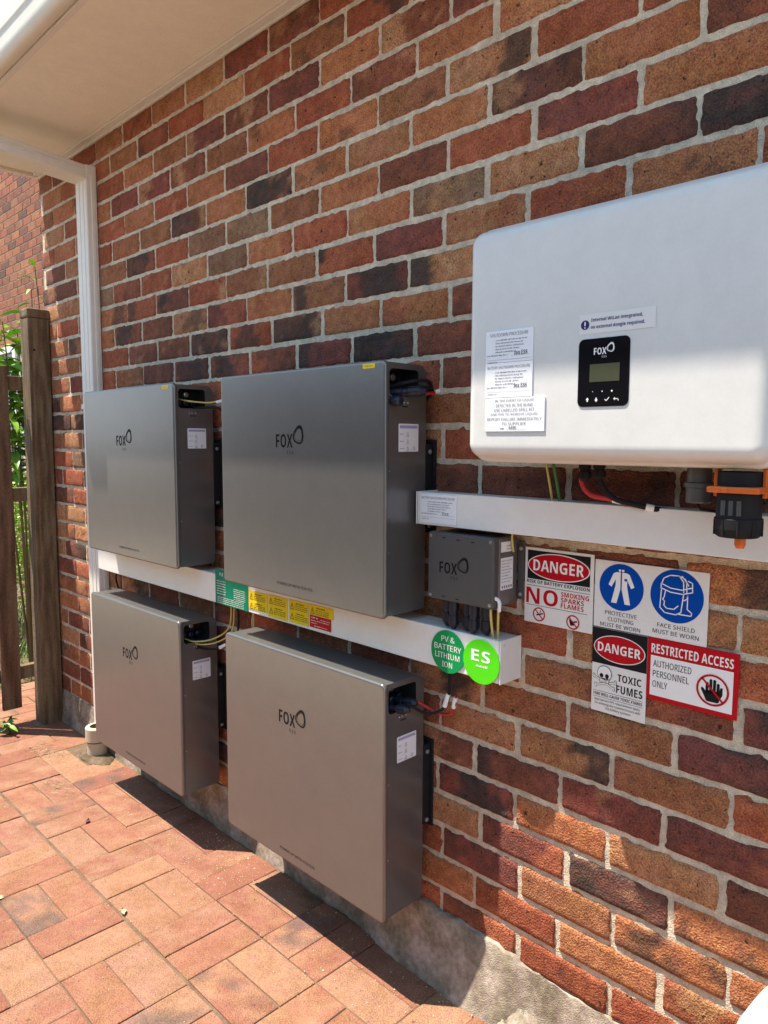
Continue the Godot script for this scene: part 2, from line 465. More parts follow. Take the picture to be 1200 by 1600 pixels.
func build_wall() -> void:
	var t := thing("brick_wall", W(-0.75, Y0, 0), "long red and brown brick house wall carrying the grey cabinets and signs", "wall")
	# mortar bed, uneven, just behind the brick faces
	var mo := MB.new()
	var P := []
	var xs := []
	var x := -0.742
	while x < 4.0: xs.append(x); x += 0.012 if x < 2.75 else 0.1
	var y := Y0 - 0.1
	while y < 0.72:
		var row := []
		for q in xs: row.append(W(q, y, minf(-0.0018, -0.0028 + 0.0012 * nz.get_noise_2d(q * 60.0, y * 60.0) + 0.0019 * nz.get_noise_2d(q * 620.0, y * 620.0) + 0.0012 * nz.get_noise_2d(q * 2400.0, y * 2400.0))))
		P.append(row); y += 0.0107
	mo.grid(P)
	part("mortar", mo, M.mortar, t)
	var core := MB.new(); core.box(W(-0.742, Y0 - 0.1, -0.25), Vector3(4.74, 2.78, 0.215), 0.003)
	part("wall_core", core, M.mortar, t)
	var list := []
	for c in range(-22, 8):
		var half := 0.5 if (c % 2) != 0 else 0.0
		var ph: float = PHASE.get(c, rng.randf_range(-0.03, 0.03))
		var yl := c * 0.086 + 0.0049; var yh := (c + 1) * 0.086 - 0.0049
		var k := -4
		while k < 15:
			var u0 := k + half; var u1 := u0 + 1.0
			var fade := clampf((u0 - 1.5) / 3.0, 0.0, 1.0)
			var xa := (u0 + ph * fade + rng.randf_range(-0.012, 0.012)) * 0.24 + 0.0046
			var xb := (u1 + ph * fade + rng.randf_range(-0.012, 0.012)) * 0.24 - 0.0046
			if xb > -0.74 and xa < 3.4:
				xa = maxf(xa, -0.75)
				if xb - xa > 0.03:
					var tn := ""
					if READ.has(c):
						for key in READ[c]:
							if absf(key - u0) < 0.01: tn = READ[c][key]
					if tn == "":
						var w := rng.randf()
						tn = "r" if w < 0.22 else "b" if w < 0.42 else "o" if w < 0.60 else "d" if w < 0.78 else "p" if w < 0.86 else "t" if w < 0.93 else "g" if w < 0.965 else "k"
					list.append([xa, xb, yl + rng.randf_range(-0.0015, 0.0015), yh + rng.randf_range(-0.0015, 0.0015), tn, (c + 40) * 100 + k + 20])
			k += 1
	# the bricks that show largest are parts; those outside the frame or hidden are joined
	var cam := W(2.9918, -0.5522, 1.3985)
	var scored := []
	for b in list:
		var ce := W((b[0] + b[1]) / 2, (b[2] + b[3]) / 2, 0)
		var dd := ce - cam
		var s := in_frame(ce)
		var hid: bool = (b[0] > 0.1 and b[1] < 0.8 and b[2] > -0.96 and b[3] < -0.40) or (b[0] > 1.08 and b[1] < 1.70 and b[2] > -0.96 and b[3] < -0.40) or (b[0] > 0.1 and b[1] < 0.8 and b[2] > -1.74 and b[3] < -1.2) or (b[0] > 1.08 and b[1] < 1.70 and b[2] > -1.74 and b[3] < -1.2) or (b[0] > 2.0 and b[2] > -0.56 and b[3] < -0.05)
		scored.append([(0.0 if not s else (0.01 if hid else 1.0)) / dd.length_squared() * (b[1] - b[0]) * absf(dd.normalized().z), b])
	scored.sort_custom(func(a, b): return a[0] > b[0])
	var rest := MB.new()
	for i in scored.size():
		var b = scored[i][1]
		if i < 300 and scored[i][0] > 0.0:
			var mb := MB.new(); brick_mesh(mb, b[0], b[1], b[2], b[3], 0.0, b[4], b[5])
			part("brick", mb, M.brick, t)
		else: brick_mesh(rest, b[0], b[1], b[2], b[3], 0.0, b[4], b[5], 6, 3)
	part("remaining_bricks", rest, M.brick, t, "stuff")
	# the return at the far corner of the house
	var ret := MB.new()
	ret.box(W(-0.748, Y0 - 0.1, -1.7), Vector3(0.1, 4.6, 1.45), 0.003); part("return_wall", ret, M.mortar, t)
	# concrete footing, trowelled and uneven
	var f := MB.new(); P = []
	for j in 9:
		var row := []
		var q := -0.745
		while q < 3.3:
			var bulge := smoothstep(1.45, 1.72, q) * (1.0 - smoothstep(2.02, 2.10, q))
			var zb := 0.024 + 0.044 * bulge + 0.010 * nz.get_noise_2d(q * 60.0, 4.0)
			var zt := 0.004 + 0.010 * bulge + 0.006 * nz.get_noise_2d(q * 90.0, 40.0)
			var yt := -1.803 + 0.022 * bulge + 0.010 * nz.get_noise_2d(q * 130.0, 9.0) + 0.005 * nz.get_noise_2d(q * 500.0, 9.0)
			var s := j / 6.0
			var pz := lerpf(zb, zt, pow(clampf(s, 0, 1), 0.8)); var py := lerpf(Y0 - 0.03, yt, clampf(s, 0, 1))
			if j == 7: pz = zt * 0.3; py = yt + 0.003
			if j == 8: pz = -0.02; py = yt + 0.004
			if j > 0 and j < 7: pz += 0.004 * nz.get_noise_2d(q * 260.0, py * 260.0)
			row.append(W(q, py, pz)); q += 0.02
		P.append(row)
	f.grid(P)
	part("concrete_footing", f, M.concrete, t)
	for a in [[2.085, -1.935, 0.022, 0.042], [2.14, -1.945, 0.020, 0.03], [2.05, -1.95, 0.045, 0.024], [2.2, -1.945, 0.022, 0.026]]:
		var lump := MB.new(); blob(lump, W(a[0], a[1], a[2]), a[3], 0.35, int(a[0] * 1000))
		part("concrete_lump", lump, M.concrete, t)

func blob(mb: MB, ce: Vector3, r: float, rough: float, sd: int, sq := Vector3.ONE, nu := 14, nv := 9) -> void:
	var P := []
	for i in nv:
		var th := PI * (float(i) / (nv - 1) - 0.5)
		var row := []
		for j in nu + 1:
			var g := TAU * (j % nu) / nu
			var d := Vector3(cos(th) * cos(g), sin(th), -cos(th) * sin(g))
			var k := 1.0 + rough * nz.get_noise_3d(d.x * 60.0 + sd, d.y * 60.0, d.z * 60.0)
			row.append(ce + d * r * k * sq)
		P.append(row)
	mb.grid(P, true)

var cam_node: Camera3D
func in_frame(p: Vector3) -> bool:
	var l: Vector3 = cam_node.transform.affine_inverse() * p
	if l.z > -0.1: return false
	var k := tan(deg_to_rad(cam_node.fov) / 2.0)
	return absf(l.y / -l.z) < k * 1.06 and absf(l.x / -l.z) < k * 0.75 * 1.09

func build_ground() -> void:
	var g := MB.new()
	var s := 40.0
	g.flat([Vector3(-s, -0.034, s), Vector3(s, -0.034, s), Vector3(s, -0.034, -s), Vector3(-s, -0.034, -s)])
	var go := part("ground", g, M.soil, self); tag(go, "bare sandy soil under and around the paving", "ground", "", "structure")
	var t := thing("paving", Vector3(0, 0, 0), "sunlit terracotta clay pavers laid in basketweave beside the wall", "paving")
	t.set_meta("kind", "structure")
	var bed := MB.new()
	bed.flat([Vector3(-2.6, -0.0055, 1.67), Vector3(7.0, -0.0055, 1.67), Vector3(7.0, -0.0055, 0.0), Vector3(-2.6, -0.0055, 0.0)])
	part("sand_bed", bed, M.sand_bed, t)
	var dw := MB.new(); dw.box(Vector3(-6.0, -0.05, 1.66), Vector3(16.0, 0.055, 3.0), 0.004)  # concrete strip added out of view to bounce sunlight onto the soffit
	var dn := part("bounce_strip", dw, M.bounce_strip, self); tag(dn, "added unseen pale concrete strip beyond the pavers, bouncing light to the soffit", "bounce_strip", "", "structure")
	var rest := MB.new()
	var count := 0
	var spots := []
	for i in range(-1, 27):
		for j in range(-2, 28):
			var xa := 0.643 + 0.2405 * (i - 3); var za := 0.259 + 0.2345 * j
			if j >= 1: za += 0.006; xa += 0.012
			if xa < -0.34: continue
			var wx := 0.2405; var wz := 0.2345
			var lx := posmod(i - 3 - 1 + j, 2) == 0
			for h in 2:
				var x0 := xa; var x1 := xa + wx; var z0 := za; var z1 := za + wz
				if lx: z0 = za + wz / 2 * h; z1 = z0 + wz / 2
				else: x0 = xa + wx / 2 * h; x1 = x0 + wx / 2
				spots.append([x0, x1, z0, z1])
	# soldier rows towards the gate and the path beyond it
	for i in 9:
		for j in range(-3, 30):
			var x1 := -0.322 - 0.119 * i
			var z0 := 0.02 + 0.236 * j + 0.118 * (i % 2)
			if x1 < -0.62 or z0 > -0.2: spots.append([x1 - 0.119, x1, z0, z0 + 0.236])
	for q in spots:
		var ce := Vector3((q[0] + q[1]) / 2, 0, (q[2] + q[3]) / 2)
		if ce.z < 0.0 and ce.x > -0.7: continue
		if q[3] > 1.67: continue
		# round the drain stub, and the first row trimmed at the footing
		var z0: float = maxf(q[2], 0.012)
		if q[0] > -0.65 and ce.z < 0.13 and ce.x < -0.06 and ce.x > -0.25: continue
		if q[3] - z0 < 0.03 and ce.x > -0.7: continue
		if ce.x < -0.7: z0 = q[2]
		var mb := MB.new()
		paver(mb, q[0], q[1], z0, q[3], int(absf(ce.x * 977.0) + absf(ce.z * 3571.0)) + 1)
		if in_frame(ce) and count < 290: part("paver", mb, M.paver, t); count += 1
		else:
			var b := rest.v.size()
			rest.v.append_array(mb.v); rest.n.append_array(mb.n); rest.c.append_array(mb.c)
			for k in mb.ix: rest.ix.append(b + k)
	part("remaining_pavers", rest, M.paver, t, "stuff")

func paver(mb: MB, x0: float, x1: float, z0: float, z1: float, sd: int) -> void:
	var g := RandomNumberGenerator.new(); g.seed = sd
	var j := 0.0016
	var tones := [Color(0.350, 0.165, 0.095), Color(0.315, 0.125, 0.078), Color(0.385, 0.200, 0.118), Color(0.290, 0.108, 0.070), Color(0.350, 0.180, 0.114)]
	var c: Color = tones[g.randi() % 5]
	var c2: Color = tones[g.randi() % 5]
	var h := g.randf_range(-0.0022, 0.0018)
	var tx := g.randf_range(-0.008, 0.008); var tz := g.randf_range(-0.008, 0.008)
	x0 += j + g.randf_range(-0.0008, 0.001); x1 -= j + g.randf_range(-0.0008, 0.001); z0 += j + g.randf_range(-0.0008, 0.001); z1 -= j + g.randf_range(-0.0008, 0.001)
	var dark := g.randf() < 0.12
	var rows := []; var cols := []
	var us := [0.0, 0.018, 0.2, 0.4, 0.6, 0.8, 0.982, 1.0]
	for vz in us:
		var row := []; var cr := []
		for ux in us:
			var e: bool = ux == 0.0 or ux == 1.0 or vz == 0.0 or vz == 1.0
			var x := lerpf(x0, x1, ux); var z := lerpf(z1, z0, vz)
			var wv := nz.get_noise_3d(x * 800.0, z * 800.0, sd)
			if e: x += wv * 0.0012; z += wv * 0.0012
			row.append(Vector3(x, h + tx * (ux - 0.5) * 0.12 + tz * (vz - 0.5) * 0.12 + wv * 0.0006 - (0.003 if e else 0.0), z))
			var f := clampf(0.5 + 1.3 * nz.get_noise_3d(x * 130.0, z * 130.0, sd * 1.3), 0, 1)
			var q := c.lerp(c2, f)
			if dark: q = q.lerp(Color(0.13, 0.085, 0.075), smoothstep(0.0, 0.4, nz.get_noise_3d(x * 90.0, z * 90.0, sd * 2.1)) * 0.8)
			cr.append(q)
		rows.append(row); cols.append(cr)
	mb.grid(rows, false, cols)
	mb.tint = c
	var ring := []
	var n := us.size()
	for i in n: ring.append(rows[0][i])
	for i in range(1, n): ring.append(rows[i][-1])
	for i in range(n - 2, -1, -1): ring.append(rows[-1][i])
	for i in range(n - 2, -1, -1): ring.append(rows[i][0])
	var lo := []
	for p in ring: lo.append(Vector3(p.x, -0.03, p.z))
	mb.grid([lo, ring], true)

# ------------------------------------------------------------------ eave and drainage
func build_eave() -> void:
	var t := thing("house_eave", W(-0.745, 0.683, 0), "cream painted soffit and gutter overhanging the brick wall", "eave")
	var x0 := -0.745; var x1 := 4.2
	var L := x1 - x0
	var s := MB.new(); s.box(W(x0, 0.702, 0.0), Vector3(L, 0.008, 0.432), 0.001); part("soffit", s, M.soffit, t)
	# quad bead where soffit meets brick
	var b := MB.new()
	b.box(W(x0, 0.683, -0.004), Vector3(L, 0.0185, 0.012), 0.003, 2); b.box(W(x0, 0.6925, 0.0082), Vector3(L, 0.009, 0.022), 0.003, 2)
	part("bead", b, M.paint_white, t)
	var fa := MB.new(); fa.box(W(x0, 0.688, 0.4325), Vector3(L, 0.19, 0.020), 0.003, 2); part("fascia", fa, M.paint_white, t)
	# gutter, a rounded trough extruded along x
	var prof := [[0.4535, 0.80], [0.4535, 0.700], [0.456, 0.690], [0.464, 0.684], [0.480, 0.683], [0.491, 0.687], [0.499, 0.695], [0.503, 0.706], [0.504, 0.72], [0.504, 0.758], [0.507, 0.762], [0.509, 0.768], [0.509, 0.880], [0.504, 0.888], [0.496, 0.887]]
	var g := MB.new(); var P := []
	for p in prof: P.append([W(x0 - 0.02, p[1], p[0]), W(x1, p[1], p[0])])
	g.grid(P)
	var cap := []
	for p in prof: cap.append(W(x0 - 0.02, p[1], p[0]))
	g.fan(cap, Vector3.LEFT)
	part("gutter", g, M.gutter, t)
	var ec := MB.new(); ec.box(W(x0 - 0.03, 0.688, 0.0), Vector3(0.028, 0.20, 0.4525), 0.003); part("barge_end", ec, M.paint_white, t)
	var r := MB.new()
	r.flat([W(x0 - 0.03, 0.89, 0.49), W(x1, 0.89, 0.49), W(x1, 1.9, -2.2), W(x0 - 0.03, 1.9, -2.2)])
	r.flat([W(x0 - 0.03, 0.772, 0.46), W(x0 - 0.03, 1.872, -2.2), W(x1, 1.872, -2.2), W(x1, 0.772, 0.46)])
	r.flat([W(x0 - 0.03, 0.772, 0.46), W(x0 - 0.03, 0.89, 0.49), W(x0 - 0.03, 1.9, -2.2), W(x0 - 0.03, 1.872, -2.2)])
	part("roof", r, M.gutter, t)

func build_downpipe() -> void:
	var t := thing("downpipe", W(-0.17, Y0, 0.03), "white rectangular downpipe with a mitred elbow running to a round drain stub", "downpipe")
	var a := MB.new()
	# grooved rectangular section, swept down the wall and out under the soffit
	var sec := MB.rr(-0.054, 0.0, 0.054, 0.047, 0.006, 3)
	var pr := []
	for p in sec: pr.append(p)
	var top := 0.580
	var P := []
	for yy in [-1.83, top]:
		var row := []
		for p in pr: row.append(W(-0.171 + p.x, yy, 0.002 + p.y))
		row.append(row[0]); P.append(row)
	a.grid(P, true)
	var tc: Array = P[1].slice(0, P[1].size() - 1)
	a.fan(tc, Vector3.UP)
	part("vertical_pipe", a, M.paint_white, t)
	for q in [[-0.208, 0.016], [-0.171, 0.016]]:
		var rb := MB.new(); rb.box(W(q[0] - 0.004, -1.83, 0.0475), Vector3(0.012 + 0.02, 2.36, 0.004), 0.0018); part("rib", rb, M.paint_white, t)
	var rs := MB.new(); rs.box(W(-0.1185, -1.83, 0.014), Vector3(0.0045, 2.37, 0.014), 0.0018); part("rib", rs, M.paint_white, t)
	var b := MB.new()
	var rr2 := MB.rr(-0.0525, 0.0, 0.0525, 0.058, 0.006, 3)
	P = []
	for e in [[0.0488, 0.5215], [0.44, 0.555]]:
		var row := []
		for p in rr2: row.append(W(-0.171 + p.x, e[1] + p.y, e[0]))
		row.append(row[0]); row.reverse(); P.append(row)
	b.grid(P, true)
	part("horizontal_pipe", b, M.paint_white, t)
	var rh := MB.new(); rh.tube([W(-0.1175, 0.556, 0.055), W(-0.1175, 0.588, 0.44)], 0.004, 6); part("rib", rh, M.paint_white, t)
	var dr := MB.new(); dr.box(W(-0.24, 0.552, 0.437), Vector3(0.14, 0.13, 0.06), 0.006, 2); part("outlet", dr, M.paint_white, t)
	var st := MB.new()
	st.lathe(W(-0.163, Y0 - 0.02, 0.063), [[0.043, 0.0], [0.043, 0.085], [0.0435, 0.087], [0.049, 0.089], [0.049, 0.145], [0.046, 0.149], [0.03, 0.150]], 28)
	part("drain_stub", st, M.pvc, t)
	var st2 := MB.new(); st2.lathe(W(-0.163, Y0 + 0.062, 0.063), [[0.0445, 0.0], [0.0445, 0.006]], 28); part("joint_ring", st2, M.stem, t)
	var cl := MB.new(); cl.box(W(-0.232, -0.42, 0.0), Vector3(0.122, 0.022, 0.0525), 0.002); part("bracket", cl, M.paint_white, t)

# ------------------------------------------------------------------ battery cabinets
const BW := 0.696
const BH := 0.616
func logo(f: Face, x: float, y: float, s: float, l := 1, small: Face = null) -> void:
	# lettering of cap height s with the ring emblem at its upper right
	f.text("FOX", x, y, s * 2.05, s, l, true)
	var cx := x + s * 2.75; var cy := y + s * 0.92
	for q in [[0.62, 0.50, 0.0, 0.0], [0.47, 0.40, 0.035, 0.05]]:
		var b := f.mb.v.size()
		for i in 41:
			var g := TAU * i / 40
			var w := 1.0 + 0.09 * cos(3.0 * (g + 0.5))
			var d := Vector2(cos(g), sin(g) * 1.12).rotated(-0.35) * w * s
			var in_ := Vector2(cos(g), sin(g) * 1.12).rotated(-0.35) * w * s
			f.mb.vert(f.p(cx + in_.x * q[1], cy + in_.y * q[1], l), f.n)
			f.mb.vert(f.p(cx + q[2] * s + d.x * q[0], cy + q[3] * s + d.y * q[0], l), f.n)
		for i in 40:
			var k := b + i * 2
			f.mb.tri(k, k + 1, k + 3); f.mb.tri(k, k + 3, k + 2)
	var g2 := small if small != null else f
	g2.text("E S S", x + s * 1.35, y - s * 0.48, s * 0.75, s * 0.26, l, false)

func make_battery() -> Node3D:
	# built at the origin: lower left corner on the wall
	var t := Node3D.new(); t.name = numbered("battery_cabinet"); add_child(t)
	var zf := 0.181
	# wall bracket
	var br := MB.new()
	br.box(Vector3(0.05, BH - 0.42, 0.001), Vector3(BW - 0.046, 0.235, 0.006), 0.001); br.box(Vector3(BW - 0.03, BH - 0.41, 0.0075), Vector3(0.026, 0.215, 0.026), 0.002)
	br.box(Vector3(0.06, BH - 0.41, 0.0075), Vector3(0.026, 0.215, 0.026), 0.002)
	var bro := part("wall_bracket", br, M.black, t)
	for yy in [BH - 0.40, BH - 0.215]:
		var bt := MB.new(); bt.lathe(Vector3(BW - 0.0035, yy, 0.02), [[0.006, 0.0], [0.006, 0.003], [0.004, 0.0045], [0.0, 0.0045]], 8, Vector3.RIGHT); part("bolt", bt, M.inverter_back, bro)
	# body shell: profile in (z, y), extruded along x, with a pocket in the right end
	var prof := []
	for q in [[0.168, 0.006, 0], [0.168, BH - 0.004, 0]]: prof.append(Vector2(q[0], q[1]))
	for i in 7: prof.append(Vector2(0.058 - sin(PI / 2 * i / 6) * 0.026, BH - 0.030 + cos(PI / 2 * i / 6) * 0.026))
	for i in 4: prof.append(Vector2(0.044 - cos(PI / 2 * i / 3) * 0.012, 0.018 - sin(PI / 2 * i / 3) * 0.012))
	var xs := [0.006, BW - 0.006]
	var sh := MB.new()
	for i in prof.size():
		var a: Vector2 = prof[i]; var b: Vector2 = prof[(i + 1) % prof.size()]
		var nr := Vector3(0, (b.x - a.x), -(b.y - a.y)).normalized() * -1.0
		var bi := sh.v.size()
		for q in [[a, xs[0]], [a, xs[1]], [b, xs[1]], [b, xs[0]]]: sh.vert(Vector3(q[1], q[0].y, q[0].x), nr)
		sh.tri(bi, bi + 1, bi + 2); sh.tri(bi, bi + 2, bi + 3)
	var lf := []
	for p in prof: lf.append(Vector3(xs[0], p.y, p.x))
	sh.fan(lf, Vector3.LEFT)
	# right end with a rounded opening
	var hc := Vector2(0.111, BH - 0.050); var hw := Vector2(0.050, 0.032)
	var angs := []
	for i in 48: angs.append(TAU * i / 48.0)
	for p in prof: angs.append(fposmod((p - hc).angle(), TAU))
	angs.sort()
	var outr := []; var inr := []
	var hole := MB.rr(hc.x - hw.x, hc.y - hw.y, hc.x + hw.x, hc.y + hw.y, 0.010, 5)
	for a in angs:
		outr.append(ray_poly(hc, a, prof)); inr.append(ray_poly(hc, a, hole))
	var b0 := sh.v.size()
	var cnt := angs.size()
	for i in cnt:
		sh.vert(Vector3(xs[1], outr[i].y, outr[i].x), Vector3.RIGHT); sh.vert(Vector3(xs[1], inr[i].y, inr[i].x), Vector3.RIGHT)
	for i in cnt:
		var k := b0 + i * 2; var k2 := b0 + ((i + 1) % cnt) * 2
		sh.tri(k, k2, k2 + 1); sh.tri(k, k2 + 1, k + 1)
	part("body", sh, M.cabinet, t)
	var po := MB.new()
	var rows := [[], []]
	for i in cnt + 1:
		var q: Vector2 = inr[i % cnt]
		rows[0].append(Vector3(xs[1] - 0.0005, q.y, q.x)); rows[1].append(Vector3(xs[1] - 0.055, lerpf(q.y, hc.y, 0.06), lerpf(q.x, hc.x, 0.06)))
	po.grid(rows, true)
	po.fan(rows[1].slice(0, cnt), Vector3.RIGHT)
	var poc := part("terminal_recess", po, M.black, t)
	for q in [[0.085, -0.012], [0.112, -0.014], [0.138, -0.012]]:
		var sk := MB.new(); sk.lathe(Vector3(xs[1] - 0.052, hc.y + q[1], q[0]), [[0.010, 0.0], [0.010, 0.018], [0.007, 0.020], [0.0, 0.020]], 12, Vector3.RIGHT); part("socket", sk, M.navy, poc)
	var sk2 := MB.new(); sk2.lathe(Vector3(xs[1] - 0.052, hc.y + 0.016, 0.108), [[0.009, 0.0], [0.009, 0.012], [0.006, 0.013], [0.0, 0.013]], 12, Vector3.RIGHT); part("terminal", sk2, M.steel, poc)
	# front cover, edges rolled
	var fc := MB.new()
	fc.loft(0.0, 0.0, BW, BH, 0.014, [[0.003, 0.1685], [0.0005, 0.1695], [0.0, 0.172], [0.0005, 0.1765], [0.0018, 0.1792], [0.0042, 0.1808], [0.007, zf]], 5, true)
	part("front_cover", fc, M.cabinet, t)
	var f := Face.new(Vector3(0, 0, zf), Vector3.RIGHT, Vector3.UP)
	var lg := Face.new(f.o, f.r, f.u)
	logo(lg, 0.273, BH - 0.207, 0.036, 1)
	part("emblem", lg.mb, M.ink, t)
	var sl := Face.new(f.o, f.r, f.u); sl.text("POWER UP WITH FOX ESS", 0.272, 0.030, 0.155, 0.0075, 1, false); part("slogan", sl.mb, M.ink, t)
	# side label
	var sd := Face.new(Vector3(xs[1], 0, 0), Vector3.FORWARD, Vector3.UP)
	var lb := Face.new(sd.o, sd.r, sd.u); lb.rect(-0.130, BH - 0.214, -0.060, BH - 0.147, 1, 0.002)
	var lo := part("rating_label", lb.mb, M.label_white, t)
	var l1 := Face.new(sd.o, sd.r, sd.u); l1.rect(-0.126, BH - 0.158, -0.064, BH - 0.151, 2); part("label_band", l1.mb, M.lilac, lo)
	var l2 := Face.new(sd.o, sd.r, sd.u)
	for k in 3:
		l2.words(-0.125, BH - 0.173 - 0.017 * k, 0.014, 0.0022, 5 + k, 2)
		l2.stroke([[-0.102, BH - 0.176 - 0.017 * k], [-0.098, BH - 0.167 - 0.017 * k], [-0.094, BH - 0.176 - 0.017 * k], [-0.102, BH - 0.176 - 0.017 * k]], 0.0009, 2)
		l2.words(-0.102, BH - 0.179 - 0.017 * k, 0.009, 0.0014, 15 + k, 2)
	l2.stroke([[-0.080, BH - 0.209], [-0.076, BH - 0.201], [-0.072, BH - 0.209], [-0.080, BH - 0.209]], 0.0009, 2)
	part("label_print", l2.mb, M.ink_soft, lo)
	var ys := Face.new(f.o, f.r, f.u); ys.rect(0.620, BH - 0.0175, 0.662, BH - 0.0065, 1, 0.001)
	var yo := part("warning_sticker", ys.mb, M.yellow, t)
	var ys2 := Face.new(f.o, f.r, f.u); ys2.words(0.628, BH - 0.0135, 0.026, 0.0030, 3, 2); part("sticker_print", ys2.mb, M.ink_soft, yo)
	for zz in [0.098, 0.112, 0.122]:
		var led := MB.new(); led.lathe(Vector3(xs[1], BH - 0.097, zz), [[0.0016, 0.0], [0.0016, 0.0007], [0.0, 0.0009]], 8, Vector3.RIGHT); part("indicator", led, M.print_white, t)
	var sw := Face.new(sd.o, sd.r, sd.u); sw.rect(-0.118, BH - 0.1075, -0.098, BH - 0.1045, 1, 0.001); part("slot", sw.mb, M.black, t)
	for yy in [0.16, BH - 0.26]:
		var sc := MB.new(); sc.lathe(Vector3(xs[1], yy, 0.160), [[0.0028, 0.0], [0.0024, 0.001], [0.0, 0.001]], 8, Vector3.RIGHT); part("screw", sc, M.steel, t)
	return t
func ray_poly(o: Vector2, a: float, pts: Array) -> Vector2:
	var far := o + Vector2.from_angle(a) * 2.0
	for i in pts.size():
		var h = Geometry2D.segment_intersects_segment(o, far, pts[i], pts[(i + 1) % pts.size()])
		if h != null: return h
	# grazing a corner exactly: take the nearest vertex in that direction
	var best := Vector2.ZERO; var bd := 9.0
	for p in pts:
		var d := absf(angle_difference((p - o).angle(), a))
		if d < bd: bd = d; best = p
	return best

func build_batteries() -> void:
	var proto := make_battery()
	var spots := [[0.103, -0.982, "charcoal battery cabinet beside the downpipe, above the long white trunking"],
		[1.077, -0.980, "charcoal battery cabinet next to the small junction box, above the long white trunking"],
		[0.103, -1.775, "charcoal battery cabinet beside the drain stub, under the long white trunking"],
		[1.078, -1.755, "charcoal battery cabinet with the red and black leads, under the long white trunking"]]
	for i in 4:
		var o: Node3D = proto
		if i > 0:
			o = proto.duplicate(); o.name = numbered("battery_cabinet"); add_child(o)
	# children of every copy share the meshes of the first
		o.position = W(spots[i][0], spots[i][1], 0)
		if i > 1: o.get_node("warning_sticker").free()
		tag(o, spots[i][2], "battery", "battery cabinets on the wall")

func cable(called: String, path: Array, r: float, m: Material, label: String, ends := []) -> Node3D:
	var lo: Vector3 = path[0]
	for p in path:
		if p.y < lo.y: lo = p
	var t := thing(called, lo, label, "cable")
	var cv := Curve3D.new()
	for i in path.size():
		var tg: Vector3 = (path[mini(i + 1, path.size() - 1)] - path[maxi(i - 1, 0)]) / 6.0
		cv.add_point(path[i], -tg, tg)
	var pts := []
	for q in cv.tessellate_even_length(4, 0.006): pts.append(q)
	var mb := MB.new(); mb.tube(pts, r, 8)
	part("sheath", mb, m, t)
	for e in ends:
		var mb2 := MB.new(); mb2.tube([e[0], e[1]], e[2], 8); part(e[3], mb2, e[4], t)
	return t

